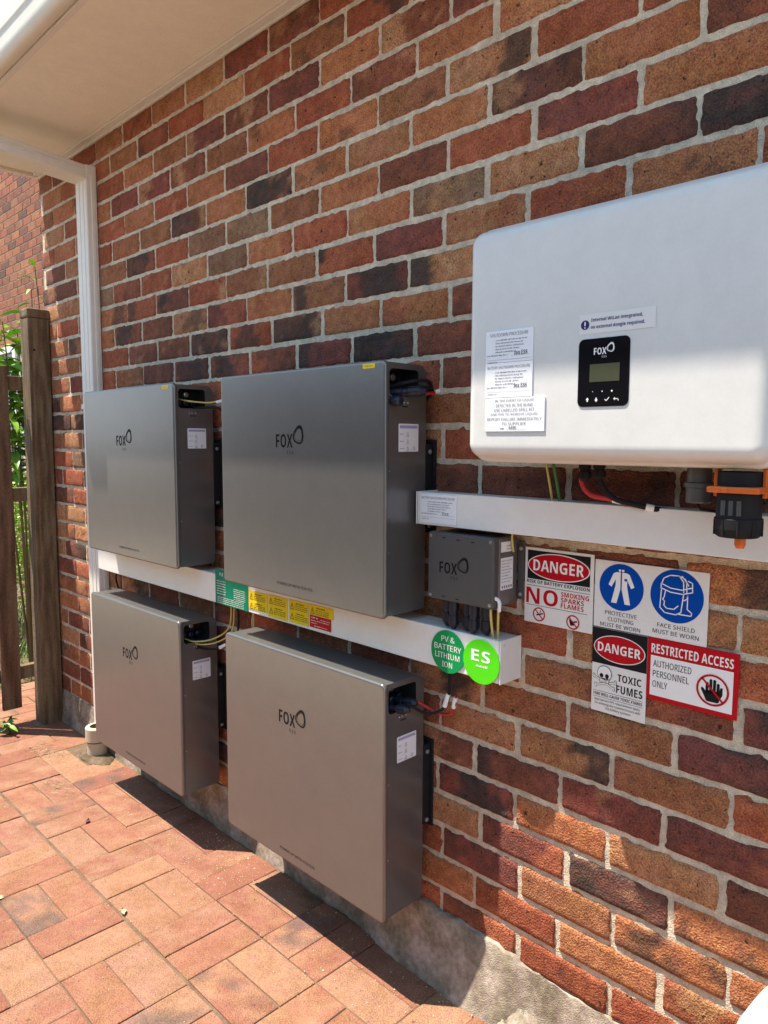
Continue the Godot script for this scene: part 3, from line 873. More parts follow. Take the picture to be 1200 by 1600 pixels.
func build_cables() -> void:
	# leads at the cabinets' terminal recesses (right ends at x = 0.80 and 1.77)
	cable("earth_lead", [W(0.745, -0.415, 0.135), W(0.80, -0.424, 0.125), W(0.84, -0.428, 0.07), W(0.90, -0.418, 0.04), W(1.0, -0.44, 0.03)], 0.0027, M.wire_yellow, "pale yellow lead leaving the cabinet beside the downpipe above the trunking", [[W(0.86, -0.427, 0.058), W(0.885, -0.421, 0.046), 0.0052, "marker_sleeve", M.print_white]])
	cable("black_lead", [W(0.75, -0.44, 0.10), W(0.81, -0.445, 0.09), W(0.87, -0.45, 0.05), W(0.93, -0.52, 0.02), W(0.96, -0.7, 0.015)], 0.004, M.black, "black lead bending behind the cabinet beside the downpipe above the trunking")
	# second cabinet: dark plug with red and black leads
	cable("black_lead", [W(1.715, -0.428, 0.14), W(1.775, -0.414, 0.115), W(1.80, -0.408, 0.075), W(1.795, -0.418, 0.045), W(1.76, -0.43, 0.016)], 0.0045, M.black, "black lead looping out of the cabinet next to the small junction box")
	cable("black_lead", [W(1.715, -0.436, 0.125), W(1.778, -0.424, 0.10), W(1.805, -0.424, 0.07), W(1.79, -0.43, 0.035), W(1.75, -0.45, 0.014)], 0.0045, M.black, "lower black lead looping out of the cabinet next to the small junction box")
	cable("red_lead", [W(1.775, -0.432, 0.085), W(1.79, -0.436, 0.065), W(1.80, -0.436, 0.045), W(1.806, -0.431, 0.030)], 0.0045, M.wire_red, "short red lead beside the cabinet next to the small junction box", [[W(1.802, -0.4345, 0.0400), W(1.8065, -0.4305, 0.0285), 0.0052, "marker_sleeve", M.print_white]])
	plug("battery_plug", W(1.725, -0.438, 0.135), Vector3(0.085, 0.004, -0.055), 0.013, M.navy, "dark blue plug bundle in the recess next to the small junction box")
	plug("battery_plug", W(1.772, -0.458, 0.154), Vector3(0.03, -0.002, 0.004), 0.0125, M.navy, "round dark knob under the recess next to the small junction box")
	plug("battery_plug", W(1.722, -1.213, 0.147), Vector3(0.072, 0.0, -0.035), 0.0115, M.navy, "front blue plug in the recess of the cabinet with red and black leads")
	plug("battery_plug", W(1.722, -1.204, 0.105), Vector3(0.07, 0.0, -0.022), 0.0115, M.navy, "rear blue plug in the recess of the cabinet with red and black leads")
	cable("black_lead", [W(1.785, -1.21, 0.095), W(1.815, -1.225, 0.075), W(1.845, -1.215, 0.055), W(1.86, -1.185, 0.045), W(1.868, -1.13, 0.05), W(1.872, -1.085, 0.05)], 0.004, M.black, "black lead dropping from the trunking to the cabinet under the green discs", [[W(1.853, -1.205, 0.05), W(1.861, -1.172, 0.045), 0.006, "marker_sleeve", M.print_white]])
	cable("red_lead", [W(1.785, -1.203, 0.075), W(1.825, -1.225, 0.05), W(1.86, -1.225, 0.04), W(1.875, -1.20, 0.038), W(1.879, -1.175, 0.038)], 0.004, M.wire_red, "red lead curling beside the cabinet under the green discs", [[W(1.872, -1.206, 0.038), W(1.878, -1.178, 0.038), 0.0058, "marker_sleeve", M.print_white]])
	# lower cabinet by the downpipe
	cable("earth_lead", [W(0.745, -1.232, 0.135), W(0.80, -1.236, 0.125), W(0.85, -1.225, 0.08), W(0.90, -1.18, 0.05), W(0.915, -1.09, 0.05)], 0.0027, M.wire_yellow, "upper pale yellow lead from the trunking to the cabinet beside the drain stub")
	cable("earth_lead", [W(0.745, -1.24, 0.125), W(0.81, -1.247, 0.11), W(0.862, -1.235, 0.07), W(0.91, -1.19, 0.045), W(0.925, -1.09, 0.045)], 0.0027, M.wire_yellow, "lower pale yellow lead from the trunking to the cabinet beside the drain stub")
	cable("black_lead", [W(0.75, -1.245, 0.115), W(0.82, -1.262, 0.10), W(0.88, -1.25, 0.06), W(0.925, -1.20, 0.035), W(0.94, -1.09, 0.04)], 0.004, M.black, "black lead from the trunking to the cabinet beside the drain stub", [[W(0.868, -1.255, 0.069), W(0.888, -1.242, 0.055), 0.006, "marker_sleeve", M.print_white]])
	plug("battery_plug", W(0.75, -1.243, 0.12), Vector3(0.07, -0.004, -0.035), 0.011, M.navy, "blue plug in the recess of the cabinet beside the drain stub")
	cable("earth_lead", [W(1.06, -1.09, 0.055), W(1.05, -1.13, 0.06), W(1.035, -1.18, 0.045), W(1.02, -1.25, 0.02)], 0.0027, M.wire_yellow, "yellow lead dropping under the green notice")
	cable("black_lead", [W(0.07, -1.085, 0.05), W(0.05, -1.13, 0.05), W(0.06, -1.18, 0.04), W(0.10, -1.24, 0.02)], 0.004, M.black, "thin black lead dropping from the trunking near the downpipe")
	# under the inverter
	cable("earth_lead", [W(2.135, -0.58, 0.07), W(2.142, -0.63, 0.062), W(2.15, -0.69, 0.055)], 0.0027, M.wire_yellow, "yellow wire dropping from the inverter into the upper trunking")
	cable("green_lead", [W(2.152, -0.58, 0.07), W(2.160, -0.63, 0.062), W(2.168, -0.69, 0.055)], 0.0032, M.wire_green, "green wire dropping from the inverter into the upper trunking")
	cable("red_lead", [W(2.24, -0.605, 0.10), W(2.243, -0.635, 0.10), W(2.262, -0.655, 0.10), W(2.30, -0.662, 0.09), W(2.325, -0.667, 0.08), W(2.33, -0.69, 0.06)], 0.0055, M.wire_red, "thick red lead under the inverter", [[W(2.303, -0.6625, 0.0895), W(2.318, -0.6655, 0.084), 0.0068, "marker_sleeve", M.print_white]])
	cable("black_lead", [W(2.275, -0.60, 0.10), W(2.285, -0.635, 0.10), W(2.31, -0.66, 0.098), W(2.36, -0.672, 0.088), W(2.40, -0.68, 0.07)], 0.0055, M.black, "thick black lead under the inverter", [[W(2.368, -0.6735, 0.085), W(2.381, -0.676, 0.0785), 0.0068, "marker_sleeve", M.print_white]])
	plug("connector", W(2.247, -0.585, 0.10), Vector3(0.001, -0.045, 0), 0.012, M.black, "black round connector above the thick red lead")
	plug("connector", W(2.278, -0.585, 0.10), Vector3(0.001, -0.04, 0), 0.012, M.black, "black round connector above the thick black lead")
	# junction box tails
	cable("earth_lead", [W(2.005, -0.905, 0.08), W(2.016, -0.915, 0.088), W(2.016, -0.95, 0.085), W(2.004, -1.0, 0.06)], 0.003, M.wire_yellow, "front yellow wire from the junction box into the trunking end")
	cable("earth_lead", [W(2.018, -0.902, 0.07), W(2.030, -0.912, 0.078), W(2.028, -0.95, 0.075), W(2.014, -1.0, 0.055)], 0.003, M.wire_yellow, "rear yellow wire from the junction box into the trunking end")
	cable("grey_lead", [W(2.0, -0.893, 0.095), W(2.02, -0.897, 0.094), W(2.036, -0.905, 0.085), W(2.034, -0.93, 0.08)], 0.0045, M.label_white, "short white tail at the lower corner of the junction box")
	cable("earth_lead", [W(2.045, -0.745, 0.05), W(2.040, -0.77, 0.045), W(2.034, -0.80, 0.03)], 0.0026, M.wire_yellow, "thin yellow wire between the upper trunking and the junction box")

func plug(called: String, at: Vector3, along: Vector3, r: float, m: Material, label: String) -> void:
	var t := thing(called, at, label, "plug")
	var d := along.normalized(); var L := along.length()
	var a := MB.new(); a.lathe(at, [[r * 0.8, 0.0], [r, L * 0.08], [r, L * 0.42], [r * 0.82, L * 0.44], [r * 0.82, L * 0.55], [r * 0.95, L * 0.57], [r * 0.95, L * 0.85], [r * 0.5, L], [0.0, L]], 14, d)
	part("shell", a, m, t)
	var s := d.cross(Vector3.UP if absf(d.y) < 0.9 else Vector3.RIGHT).normalized()
	for k in 6:
		var g := TAU * k / 6.0
		var off := (s * cos(g) + d.cross(s) * sin(g)) * r * 0.97
		var b := MB.new(); b.tube([at + off + d * L * 0.6, at + off + d * L * 0.84], r * 0.12, 5); part("grip", b, m, t)

# ------------------------------------------------------------------ trunking
func build_trunking() -> void:
	var t := thing("cable_trunking", W(-0.05, -1.097, 0), "long white plastic trunking between the upper and lower cabinets", "trunking")
	var a := MB.new(); a.box(W(-0.05, -1.094, 0.0), Vector3(2.088, 0.094, 0.074), 0.002); part("channel", a, M.trunk, t)
	var b := MB.new(); b.box(W(-0.048, -1.0965, 0.0745), Vector3(2.084, 0.099, 0.0062), 0.0025, 2); part("lid", b, M.trunk, t)
	var e := MB.new(); e.box(W(2.0385, -1.0975, 0.001), Vector3(0.0028, 0.101, 0.081), 0.001); part("end_cap", e, M.trunk, t)
	var s := MB.new(); s.lathe(W(2.0412, -1.008, 0.068), [[0.0025, 0], [0.002, 0.0008], [0, 0.0008]], 8, Vector3.RIGHT); part("screw", s, M.steel, t)
	var t2 := thing("cable_trunking", W(1.78, -0.754, 0), "white plastic trunking running under the inverter", "trunking")
	var c := MB.new(); c.box(W(1.782, -0.751, 0.0), Vector3(1.6, 0.074, 0.073), 0.002); part("channel", c, M.trunk, t2)
	var d := MB.new(); d.box(W(1.784, -0.7535, 0.0735), Vector3(1.6, 0.079, 0.0062), 0.0025, 2); part("lid", d, M.trunk, t2)
	var e2 := MB.new(); e2.box(W(1.7792, -0.754, 0.001), Vector3(0.0026, 0.080, 0.0785), 0.001); part("end_cap", e2, M.trunk, t2)

func plate(called: String, x0: float, y0: float, x1: float, y1: float, z: float, th: float, m: Material, label: String, cat: String, tilt := 0.0, group := "") -> Array:
	# a thin sign with its own thickness; returns [node, face with origin at the lower left corner]
	var t := thing(called, W((x0 + x1) / 2, y0, z), label, cat, group)
	var mb := MB.new(); mb.box(W(x0, y0, z), Vector3(x1 - x0, y1 - y0, th), minf(th * 0.4, 0.0012))
	part("panel", mb, m, t)
	return [t, Face.new(W(x0, y0, z + th), Vector3.RIGHT, Vector3.UP)]
func nf(f: Face) -> Face:
	return Face.new(f.o, f.r, f.u)

func build_signs() -> void:
	var q; var f: Face; var t: Node3D
	# ---- danger: battery explosion
	q = plate("warning_sign", 2.050, -0.960, 2.222, -0.789, 0.003, 0.003, M.sign_white, "white danger sign reading no smoking, sparks or flames", "sign"); t = q[0]; f = q[1]
	var w := 0.172; var h := 0.171
	var bk := nf(f)
	bk.rect(0.007, 0.100, w - 0.008, h - 0.006, 1)
	part("black_panel", bk.mb, M.ink, t)
	var e0 := nf(f); e0.disc(w / 2, 0.132, 0.078, 0.030, 2, 48); part("oval_border", e0.mb, M.print_white, t)
	var e1 := nf(f); e1.disc(w / 2, 0.132, 0.0755, 0.0278, 3, 48); part("oval", e1.mb, M.red, t)
	var tx := nf(f); tx.text("DANGER", 0.023, 0.120, 0.127, 0.025, 4, true); part("heading", tx.mb, M.print_white, t)
	var b2 := nf(f); b2.text("RISK OF BATTERY EXPLOSION", 0.006, 0.0905, 0.158, 0.0075, 1)
	b2.rect(0.006, 0.0845, w - 0.008, 0.0855, 1); b2.rect(0.006, 0.040, w - 0.012, 0.041, 1)
	for c in [[0.040, 0.021], [0.126, 0.018]]:
		b2.stroke([[c[0] - 0.006, c[1] - 0.002], [c[0] + 0.009, c[1] + 0.003]], 0.0032, 1)
		if c[0] > 0.1: b2.poly([[c[0] - 0.010, c[1] + 0.006], [c[0] - 0.006, c[1] - 0.008], [c[0] + 0.003, c[1] - 0.007], [c[0] + 0.002, c[1] + 0.001]], 1)
		else: b2.stroke([[c[0] + 0.002, c[1] + 0.004], [c[0] + 0.004, c[1] + 0.009]], 0.0015, 1)
	part("black_print", b2.mb, M.ink, t)
	var r2 := nf(f); r2.text("NO", 0.005, 0.044, 0.082, 0.036, 1)
	r2.text("SMOKING", 0.095, 0.070, 0.068, 0.0105, 1); r2.text("SPARKS", 0.095, 0.0575, 0.056, 0.0105, 1); r2.text("FLAMES", 0.095, 0.045, 0.056, 0.0105, 1)
	for c in [[0.040, 0.021], [0.126, 0.018]]:
		r2.ring(c[0], c[1], 0.0130, 0.0160, 2); r2.stroke([[c[0] - 0.0095, c[1] + 0.0095], [c[0] + 0.0095, c[1] - 0.0095]], 0.0027, 2)
	part("red_print", r2.mb, M.red, t)
	# ---- protective clothing and face shield
	q = plate("warning_sign", 2.2245, -0.9395, 2.4605, -0.7970, 0.003, 0.003, M.sign_white, "white sign with two blue discs for protective clothing and face shield", "sign"); t = q[0]; f = q[1]
	var bl := nf(f); bl.disc(0.060, 0.090, 0.0485, 0.0485, 1, 56); bl.disc(0.175, 0.089, 0.0525, 0.0525, 1, 56); part("blue_disc", bl.mb, M.blue, t)
	var wh := nf(f)
	var sx := 0.060; var sy := 0.090
	wh.poly([[sx - 0.010, sy + 0.031], [sx - 0.0015, sy + 0.031], [sx - 0.0015, sy - 0.004], [sx - 0.009, sy - 0.034], [sx - 0.021, sy - 0.034], [sx - 0.012, sy + 0.004], [sx - 0.012, sy + 0.016], [sx - 0.021, sy - 0.001], [sx - 0.028, sy + 0.003], [sx - 0.017, sy + 0.028]], 2)
	wh.poly([[sx + 0.011, sy + 0.031], [sx + 0.0015, sy + 0.031], [sx + 0.0015, sy - 0.004], [sx + 0.009, sy - 0.034], [sx + 0.021, sy - 0.034], [sx + 0.013, sy + 0.004], [sx + 0.013, sy + 0.016], [sx + 0.022, sy + 0.000], [sx + 0.029, sy + 0.004], [sx + 0.018, sy + 0.028]], 2)
	wh.poly([[sx - 0.006, sy + 0.033], [sx - 0.0012, sy + 0.0325], [sx - 0.0012, sy + 0.037], [sx - 0.006, sy + 0.037]], 2); wh.poly([[sx + 0.0012, sy + 0.0325], [sx + 0.006, sy + 0.033], [sx + 0.006, sy + 0.037], [sx + 0.0012, sy + 0.037]], 2)
	part("pictogram", wh.mb, M.print_white, t); wh = nf(f)
	# helmet with visor and a face in outline
	var ox := 0.175; var oy := 0.089
	var S := 0.0021
	wh.stroke([[ox - 0.030, oy + 0.022], [ox - 0.026, oy + 0.033], [ox - 0.014, oy + 0.040], [ox + 0.004, oy + 0.041], [ox + 0.016, oy + 0.036], [ox + 0.023, oy + 0.024]], S, 2)
	wh.stroke([[ox - 0.031, oy + 0.022], [ox - 0.012, oy + 0.015], [ox + 0.010, oy + 0.014], [ox + 0.030, oy + 0.021]], S, 2)
	wh.stroke([[ox - 0.031, oy + 0.022], [ox - 0.031, oy + 0.013], [ox - 0.012, oy + 0.007], [ox + 0.012, oy + 0.006], [ox + 0.031, oy + 0.012], [ox + 0.030, oy + 0.030], [ox + 0.022, oy + 0.033]], S, 2)
	wh.stroke([[ox + 0.004, oy + 0.041], [ox + 0.013, oy + 0.030], [ox + 0.014, oy + 0.010]], S, 2); wh.stroke([[ox + 0.010, oy + 0.041], [ox + 0.019, oy + 0.030], [ox + 0.020, oy + 0.010]], S, 2)
	wh.stroke([[ox - 0.030, oy + 0.012], [ox - 0.032, oy - 0.026], [ox - 0.022, oy - 0.035], [ox + 0.000, oy - 0.036], [ox + 0.010, oy - 0.030], [ox + 0.014, oy + 0.006]], S, 2)
	wh.stroke([[ox - 0.022, oy + 0.008], [ox - 0.024, oy - 0.004], [ox - 0.027, oy - 0.009], [ox - 0.023, oy - 0.012], [ox - 0.024, oy - 0.021], [ox - 0.018, oy - 0.026], [ox - 0.004, oy - 0.026], [ox + 0.004, oy - 0.018]], S, 2)
	wh.stroke([[ox + 0.015, oy - 0.006], [ox + 0.021, oy - 0.002], [ox + 0.022, oy + 0.006]], S, 2); wh.stroke([[ox + 0.022, oy + 0.006], [ox + 0.022, oy - 0.022], [ox + 0.031, oy - 0.028], [ox + 0.030, oy - 0.034], [ox + 0.006, oy - 0.034]], S, 2)
	part("pictogram", wh.mb, M.print_white, t)
	var zp := nf(f); zp.rect(sx + 0.007, sy + 0.014, sx + 0.013, sy + 0.019, 3); part("pocket_mark", zp.mb, M.blue, t)
	var cp := nf(f); cp.text("PROTECTIVE", 0.026, 0.0295, 0.070, 0.0082, 1, false); cp.text("CLOTHING", 0.033, 0.0165, 0.056, 0.0082, 1, false); cp.text("MUST BE WORN", 0.016, 0.0035, 0.088, 0.0082, 1, false)
	cp.text("FACE SHIELD", 0.139, 0.0235, 0.074, 0.0082, 1, false); cp.text("MUST BE WORN", 0.130, 0.0100, 0.091, 0.0082, 1, false)
	part("caption", cp.mb, M.ink, t)
	# ---- toxic fumes
	q = plate("warning_sign", 2.2245, -1.122, 2.3455, -0.9415, 0.003, 0.003, M.sign_white, "white danger sign with a skull and crossbones about toxic fumes", "sign"); t = q[0]; f = q[1]
	w = 0.121; h = 0.1805
	bk = nf(f); bk.rect(0.0, 0.1045, w, h, 1); part("black_panel", bk.mb, M.ink, t)
	e0 = nf(f); e0.disc(w / 2, 0.141, 0.057, 0.029, 2, 48); part("oval_border", e0.mb, M.print_white, t)
	e1 = nf(f); e1.disc(w / 2, 0.141, 0.0550, 0.0272, 3, 48); part("oval", e1.mb, M.red, t)
	tx = nf(f); tx.text("DANGER", 0.013, 0.1315, 0.095, 0.0195, 4); part("heading", tx.mb, M.print_white, t)
	b2 = nf(f)
	b2.text("TOXIC", 0.059, 0.0745, 0.052, 0.0155, 1); b2.text("FUMES", 0.057, 0.0500, 0.057, 0.0165, 1)
	b2.rect(0.005, 0.0445, w - 0.006, 0.0452, 1); b2.text("FIRE WILL CAUSE TOXIC FUMES", 0.006, 0.0355, 0.108, 0.0062, 1)
	b2.rect(0.005, 0.0318, w - 0.006, 0.0324, 1)
	b2.text("Appropriate PPE requirements apply", 0.008, 0.0225, 0.102, 0.0068, 1, false)
	b2.text("for entering the room/enclosure with", 0.009, 0.0145, 0.102, 0.0068, 1, false); b2.text("the battery systems", 0.034, 0.0065, 0.056, 0.0068, 1, false)
	var kx := 0.030; var ky := 0.076
	# crossbones behind the jaw, outlined
	var bones := [[-0.024, 0.000, 0.021, -0.020], [-0.020, -0.019, 0.025, -0.006]]
	for q2 in bones:
		b2.stroke([[kx + q2[0], ky + q2[1]], [kx + q2[2], ky + q2[3]]], 0.0046, 1)
		for e in 2:
			var ex: float = kx + q2[e * 2]; var ey: float = ky + q2[e * 2 + 1]
			b2.disc(ex - 0.0005, ey + 0.0022, 0.0028, 0.0028, 1, 14); b2.disc(ex + 0.0005, ey - 0.0022, 0.0028, 0.0028, 1, 14)
	b2.disc(kx, ky + 0.009, 0.0165, 0.0165, 3, 30); b2.rect(kx - 0.0110, ky - 0.012, kx + 0.0110, ky, 3, 0.003)
	part("black_print", b2.mb, M.ink, t)
	wh = nf(f)
	for q2 in bones:
		wh.stroke([[kx + q2[0], ky + q2[1]], [kx + q2[2], ky + q2[3]]], 0.0028, 2)
		for e in 2:
			var ex: float = kx + q2[e * 2]; var ey: float = ky + q2[e * 2 + 1]
			wh.disc(ex - 0.0005, ey + 0.0022, 0.0018, 0.0018, 2, 12); wh.disc(ex + 0.0005, ey - 0.0022, 0.0018, 0.0018, 2, 12)
	wh.disc(kx, ky + 0.009, 0.0154, 0.0154, 4, 30); wh.rect(kx - 0.0099, ky - 0.0109, kx + 0.0099, ky, 4, 0.003); part("skull", wh.mb, M.print_white, t)
	bk = nf(f); bk.disc(kx - 0.0062, ky + 0.004, 0.0043, 0.0047, 5, 16); bk.disc(kx + 0.0062, ky + 0.004, 0.0043, 0.0047, 5, 16); bk.poly([[kx, ky - 0.0005], [kx - 0.0022, ky - 0.0045], [kx + 0.0022, ky - 0.0045]], 5)
	for k in 5: bk.rect(kx - 0.0066 + k * 0.0031, ky - 0.0105, kx - 0.0058 + k * 0.0031, ky - 0.0062, 5)
	part("skull_features", bk.mb, M.ink, t)
	# ---- restricted access
	q = plate("warning_sign", 2.346, -1.0665, 2.5215, -0.9400, 0.0035, 0.003, M.red, "red bordered restricted access sign with a barred black hand", "sign"); t = q[0]; f = q[1]
	wh = nf(f); wh.rect(0.0075, 0.010, 0.1665, 0.091, 1); wh.text("RESTRICTED ACCESS", 0.008, 0.0965, 0.158, 0.0185, 1); part("white_panel", wh.mb, M.print_white, t)
	b2 = nf(f); b2.text("AUTHORIZED", 0.013, 0.0690, 0.076, 0.0130, 2, false); b2.text("PERSONNEL", 0.013, 0.0485, 0.072, 0.0130, 2, false); b2.text("ONLY", 0.013, 0.0275, 0.030, 0.0130, 2, false)
	var hx := 0.130; var hy := 0.048
	b2.rect(hx - 0.013, hy - 0.023, hx + 0.013, hy - 0.001, 2, 0.005)
	for k in 4: b2.rect(hx - 0.013 + k * 0.0068, hy - 0.008, hx - 0.0075 + k * 0.0068, hy + [0.014, 0.021, 0.021, 0.015][k], 2, 0.0027)
	b2.poly([[hx - 0.012, hy - 0.020], [hx - 0.0215, hy - 0.002], [hx - 0.0205, hy + 0.003], [hx - 0.0165, hy + 0.001], [hx - 0.011, hy - 0.006]], 2); b2.poly([[hx + 0.012, hy - 0.020], [hx + 0.0185, hy - 0.006], [hx + 0.0185, hy + 0.008], [hx + 0.0145, hy + 0.008], [hx + 0.011, hy - 0.006]], 2)
	part("black_print", b2.mb, M.ink, t)
	r2 = nf(f); r2.ring(hx, hy, 0.0265, 0.0305, 3); r2.stroke([[hx - 0.019, hy + 0.019], [hx + 0.019, hy - 0.019]], 0.0038, 3); part("prohibition_mark", r2.mb, M.red, t)
	# ---- round labels on the trunking end
	for d in [[1.889, -1.052, M.green, "dark green round label reading PV and battery lithium ion", 0], [1.989, -1.0545, M.lime, "bright lime round label reading ES", 1]]:
		t = thing("round_label", W(d[0], d[1] - 0.052, 0.081), d[3], "label")
		var mb := MB.new(); mb.lathe(W(d[0], d[1], 0.0812 + 0.0006 * d[4]), [[0.0515, 0.0], [0.052, 0.0008], [0.052, 0.0022], [0.0515, 0.0026], [0.0, 0.0026]], 48, Vector3.BACK)
		part("disc", mb, d[2], t)
		f = Face.new(W(d[0], d[1], 0.0838 + 0.0006 * d[4]), Vector3.RIGHT, Vector3.UP)
		var m2 := nf(f)
		if d[4] == 0:
			m2.text("PV &", -0.019, 0.024, 0.041, 0.0135, 1, false); m2.text("BATTERY", -0.041, 0.0035, 0.083, 0.0135, 1, false); m2.text("LITHIUM", -0.038, -0.017, 0.075, 0.0135, 1, false); m2.text("ION", -0.016, -0.038, 0.031, 0.0135, 1, false)
		else:
			m2.text("ES", -0.028, 0.000, 0.054, 0.027, 1); m2.words(-0.014, -0.0125, 0.040, 0.006, 9, 1)
		part("lettering", m2.mb, M.print_white, t)
	# ---- labels along the long trunking
	q = plate("notice", 0.870, -1.096, 1.061, -0.980, 0.0812, 0.0012, M.teal, "green notice with white print between the left and right cabinets", "label"); t = q[0]; f = q[1]
	var wt := nf(f); wt.text("PLE", 0.028, 0.096, 0.022, 0.010, 1, false)
	for k in 6: wt.words(0.010, 0.076 - k * 0.0085, 0.052, 0.0035, 30 + k); wt.words(0.110, 0.060 - k * 0.0065, 0.066, 0.0032, 60 + k)
	for k in 4: wt.words(0.014, 0.022 - k * 0.006, 0.155, 0.0032, 90 + k)
	part("print", wt.mb, M.print_white, t)
	var yl := [[1.064, -1.084, 1.164, -1.024, "yellow warning label touching the green notice"], [1.168, -1.090, 1.264, -1.022, "second yellow warning label from the green notice"], [1.272, -1.089, 1.364, -1.021, "third yellow warning label from the green notice"], [1.367, -1.0495, 1.473, -1.019, "yellow warning label above the red label"]]
	for a in yl:
		q = plate("warning_label", a[0], a[1], a[2], a[3], 0.0812, 0.001, M.yellow, a[4], "label", 0.0, "yellow labels along the long trunking"); t = q[0]; f = q[1]
		var pr := nf(f)
		var hh: float = a[3] - a[1]
		for k in (2 if hh > 0.05 else 1):
			var yy := hh - 0.031 - k * 0.030
			pr.stroke([[0.007, yy + 0.004], [0.0155, yy + 0.022], [0.024, yy + 0.004], [0.007, yy + 0.004]], 0.0015, 1); pr.rect(0.0148, yy + 0.0085, 0.0162, yy + 0.0155, 1)
			pr.words(0.034, yy + 0.0205, 0.040, 0.0042, 7 + k)
			for e in 3: pr.words(0.029, yy + 0.0145 - e * 0.0055, 0.060, 0.0030, 100 + e + k * 10)
		part("print", pr.mb, M.ink, t)
	q = plate("warning_label", 1.369, -1.0865, 1.463, -1.0505, 0.0812, 0.001, M.red, "small dark red label with white print on the long trunking", "label"); t = q[0]; f = q[1]
	var rp := nf(f); rp.words(0.006, 0.028, 0.032, 0.0035, 4); rp.words(0.048, 0.026, 0.042, 0.0022, 5); rp.words(0.006, 0.020, 0.080, 0.0025, 6); rp.words(0.006, 0.013, 0.030, 0.0022, 8); rp.words(0.022, 0.005, 0.055, 0.0028, 7); part("print", rp.mb, M.print_white, t)
	# ---- paper labels
	procedure(1.795, -0.7475, 1.909, -0.6785, 0.0800, "BATTERY SHUTDOWN PROCEDURE", "white shutdown label on the end of the upper trunking", false)
	procedure(2.0985, -0.4015, 2.2075, -0.341, 0.2275, "SHUTDOWN PROCEDURE", "upper white handwritten label on the inverter", true)
	procedure(2.0985, -0.4685, 2.2075, -0.402, 0.2275, "BATTERY SHUTDOWN PROCEDURE", "middle white handwritten label on the inverter", true)
	q = plate("paper_label", 2.100, -0.5335, 2.236, -0.4695, 0.2275, 0.0022, M.label_white, "wide lower white label on the inverter about liquid spills", "label"); t = q[0]; f = q[1]
	var sp := nf(f)
	var rows := ["IN THE EVENT OF LIQUID", "DETECTED IN THE BUND", "USE LABELLED SPILL KIT", "AND PPE TO REMOVE LIQUID.", "REPORT FAILURE IMMEDIATELY", "TO SUPPLIER"]
	var wd := [0.090, 0.084, 0.092, 0.110, 0.124, 0.055]
	for k in 6: sp.text(rows[k], 0.068 - wd[k] / 2, 0.0555 - k * 0.0087, wd[k], 0.0058, 1, false)
	sp.words(0.036, 0.0045, 0.010, 0.0035, 3); sp.rect(0.050, 0.0035, 0.098, 0.0039, 1)
	part("print", sp.mb, M.ink_soft, t)
	var hw := nf(f); hw.text("4480", 0.056, 0.0045, 0.018, 0.0062, 1, false); part("handwriting", hw.mb, M.ink, t)

func procedure(x0: float, y0: float, x1: float, y1: float, z: float, head: String, label: String, ess: bool) -> void:
	var q := plate("paper_label", x0, y0, x1, y1, z, 0.0018, M.label_white, label, "label")
	var f: Face = q[1]; var w := x1 - x0; var h := y1 - y0
	var a := nf(f)
	var hw := w * (0.80 if head.length() < 20 else 0.90)
	a.text(head, (w - hw) / 2, h - 0.0115, hw, 0.0062 if head.length() < 20 else 0.0052, 1, false)
	for k in 5: a.words(w * 0.22, h - 0.0195 - k * 0.0056, w * [0.66, 0.58, 0.62, 0.5, 0.4][k], 0.0026, 7 * k + int(w * 1000), 1)
	a.words(w * 0.04, h - 0.0480, w * 0.45, 0.0026, 77, 1)
	a.rect(w * 0.55, h - 0.0490, w * 0.94, h - 0.0487, 1)
	a.rect(w * 0.04, h - 0.0555, w * 0.96, h - 0.0551, 1)
	a.words(w * 0.06, h - 0.0605, w * 0.20, 0.0022, 78, 1)
	part("print", a.mb, M.ink_soft, q[0])
	var b := nf(f)
	b.text("fox ESS" if ess else "fox", w * 0.62, h - 0.0480, w * (0.27 if ess else 0.18), 0.0080, 1, ess, true)
	part("handwriting", b.mb, M.ink, q[0])

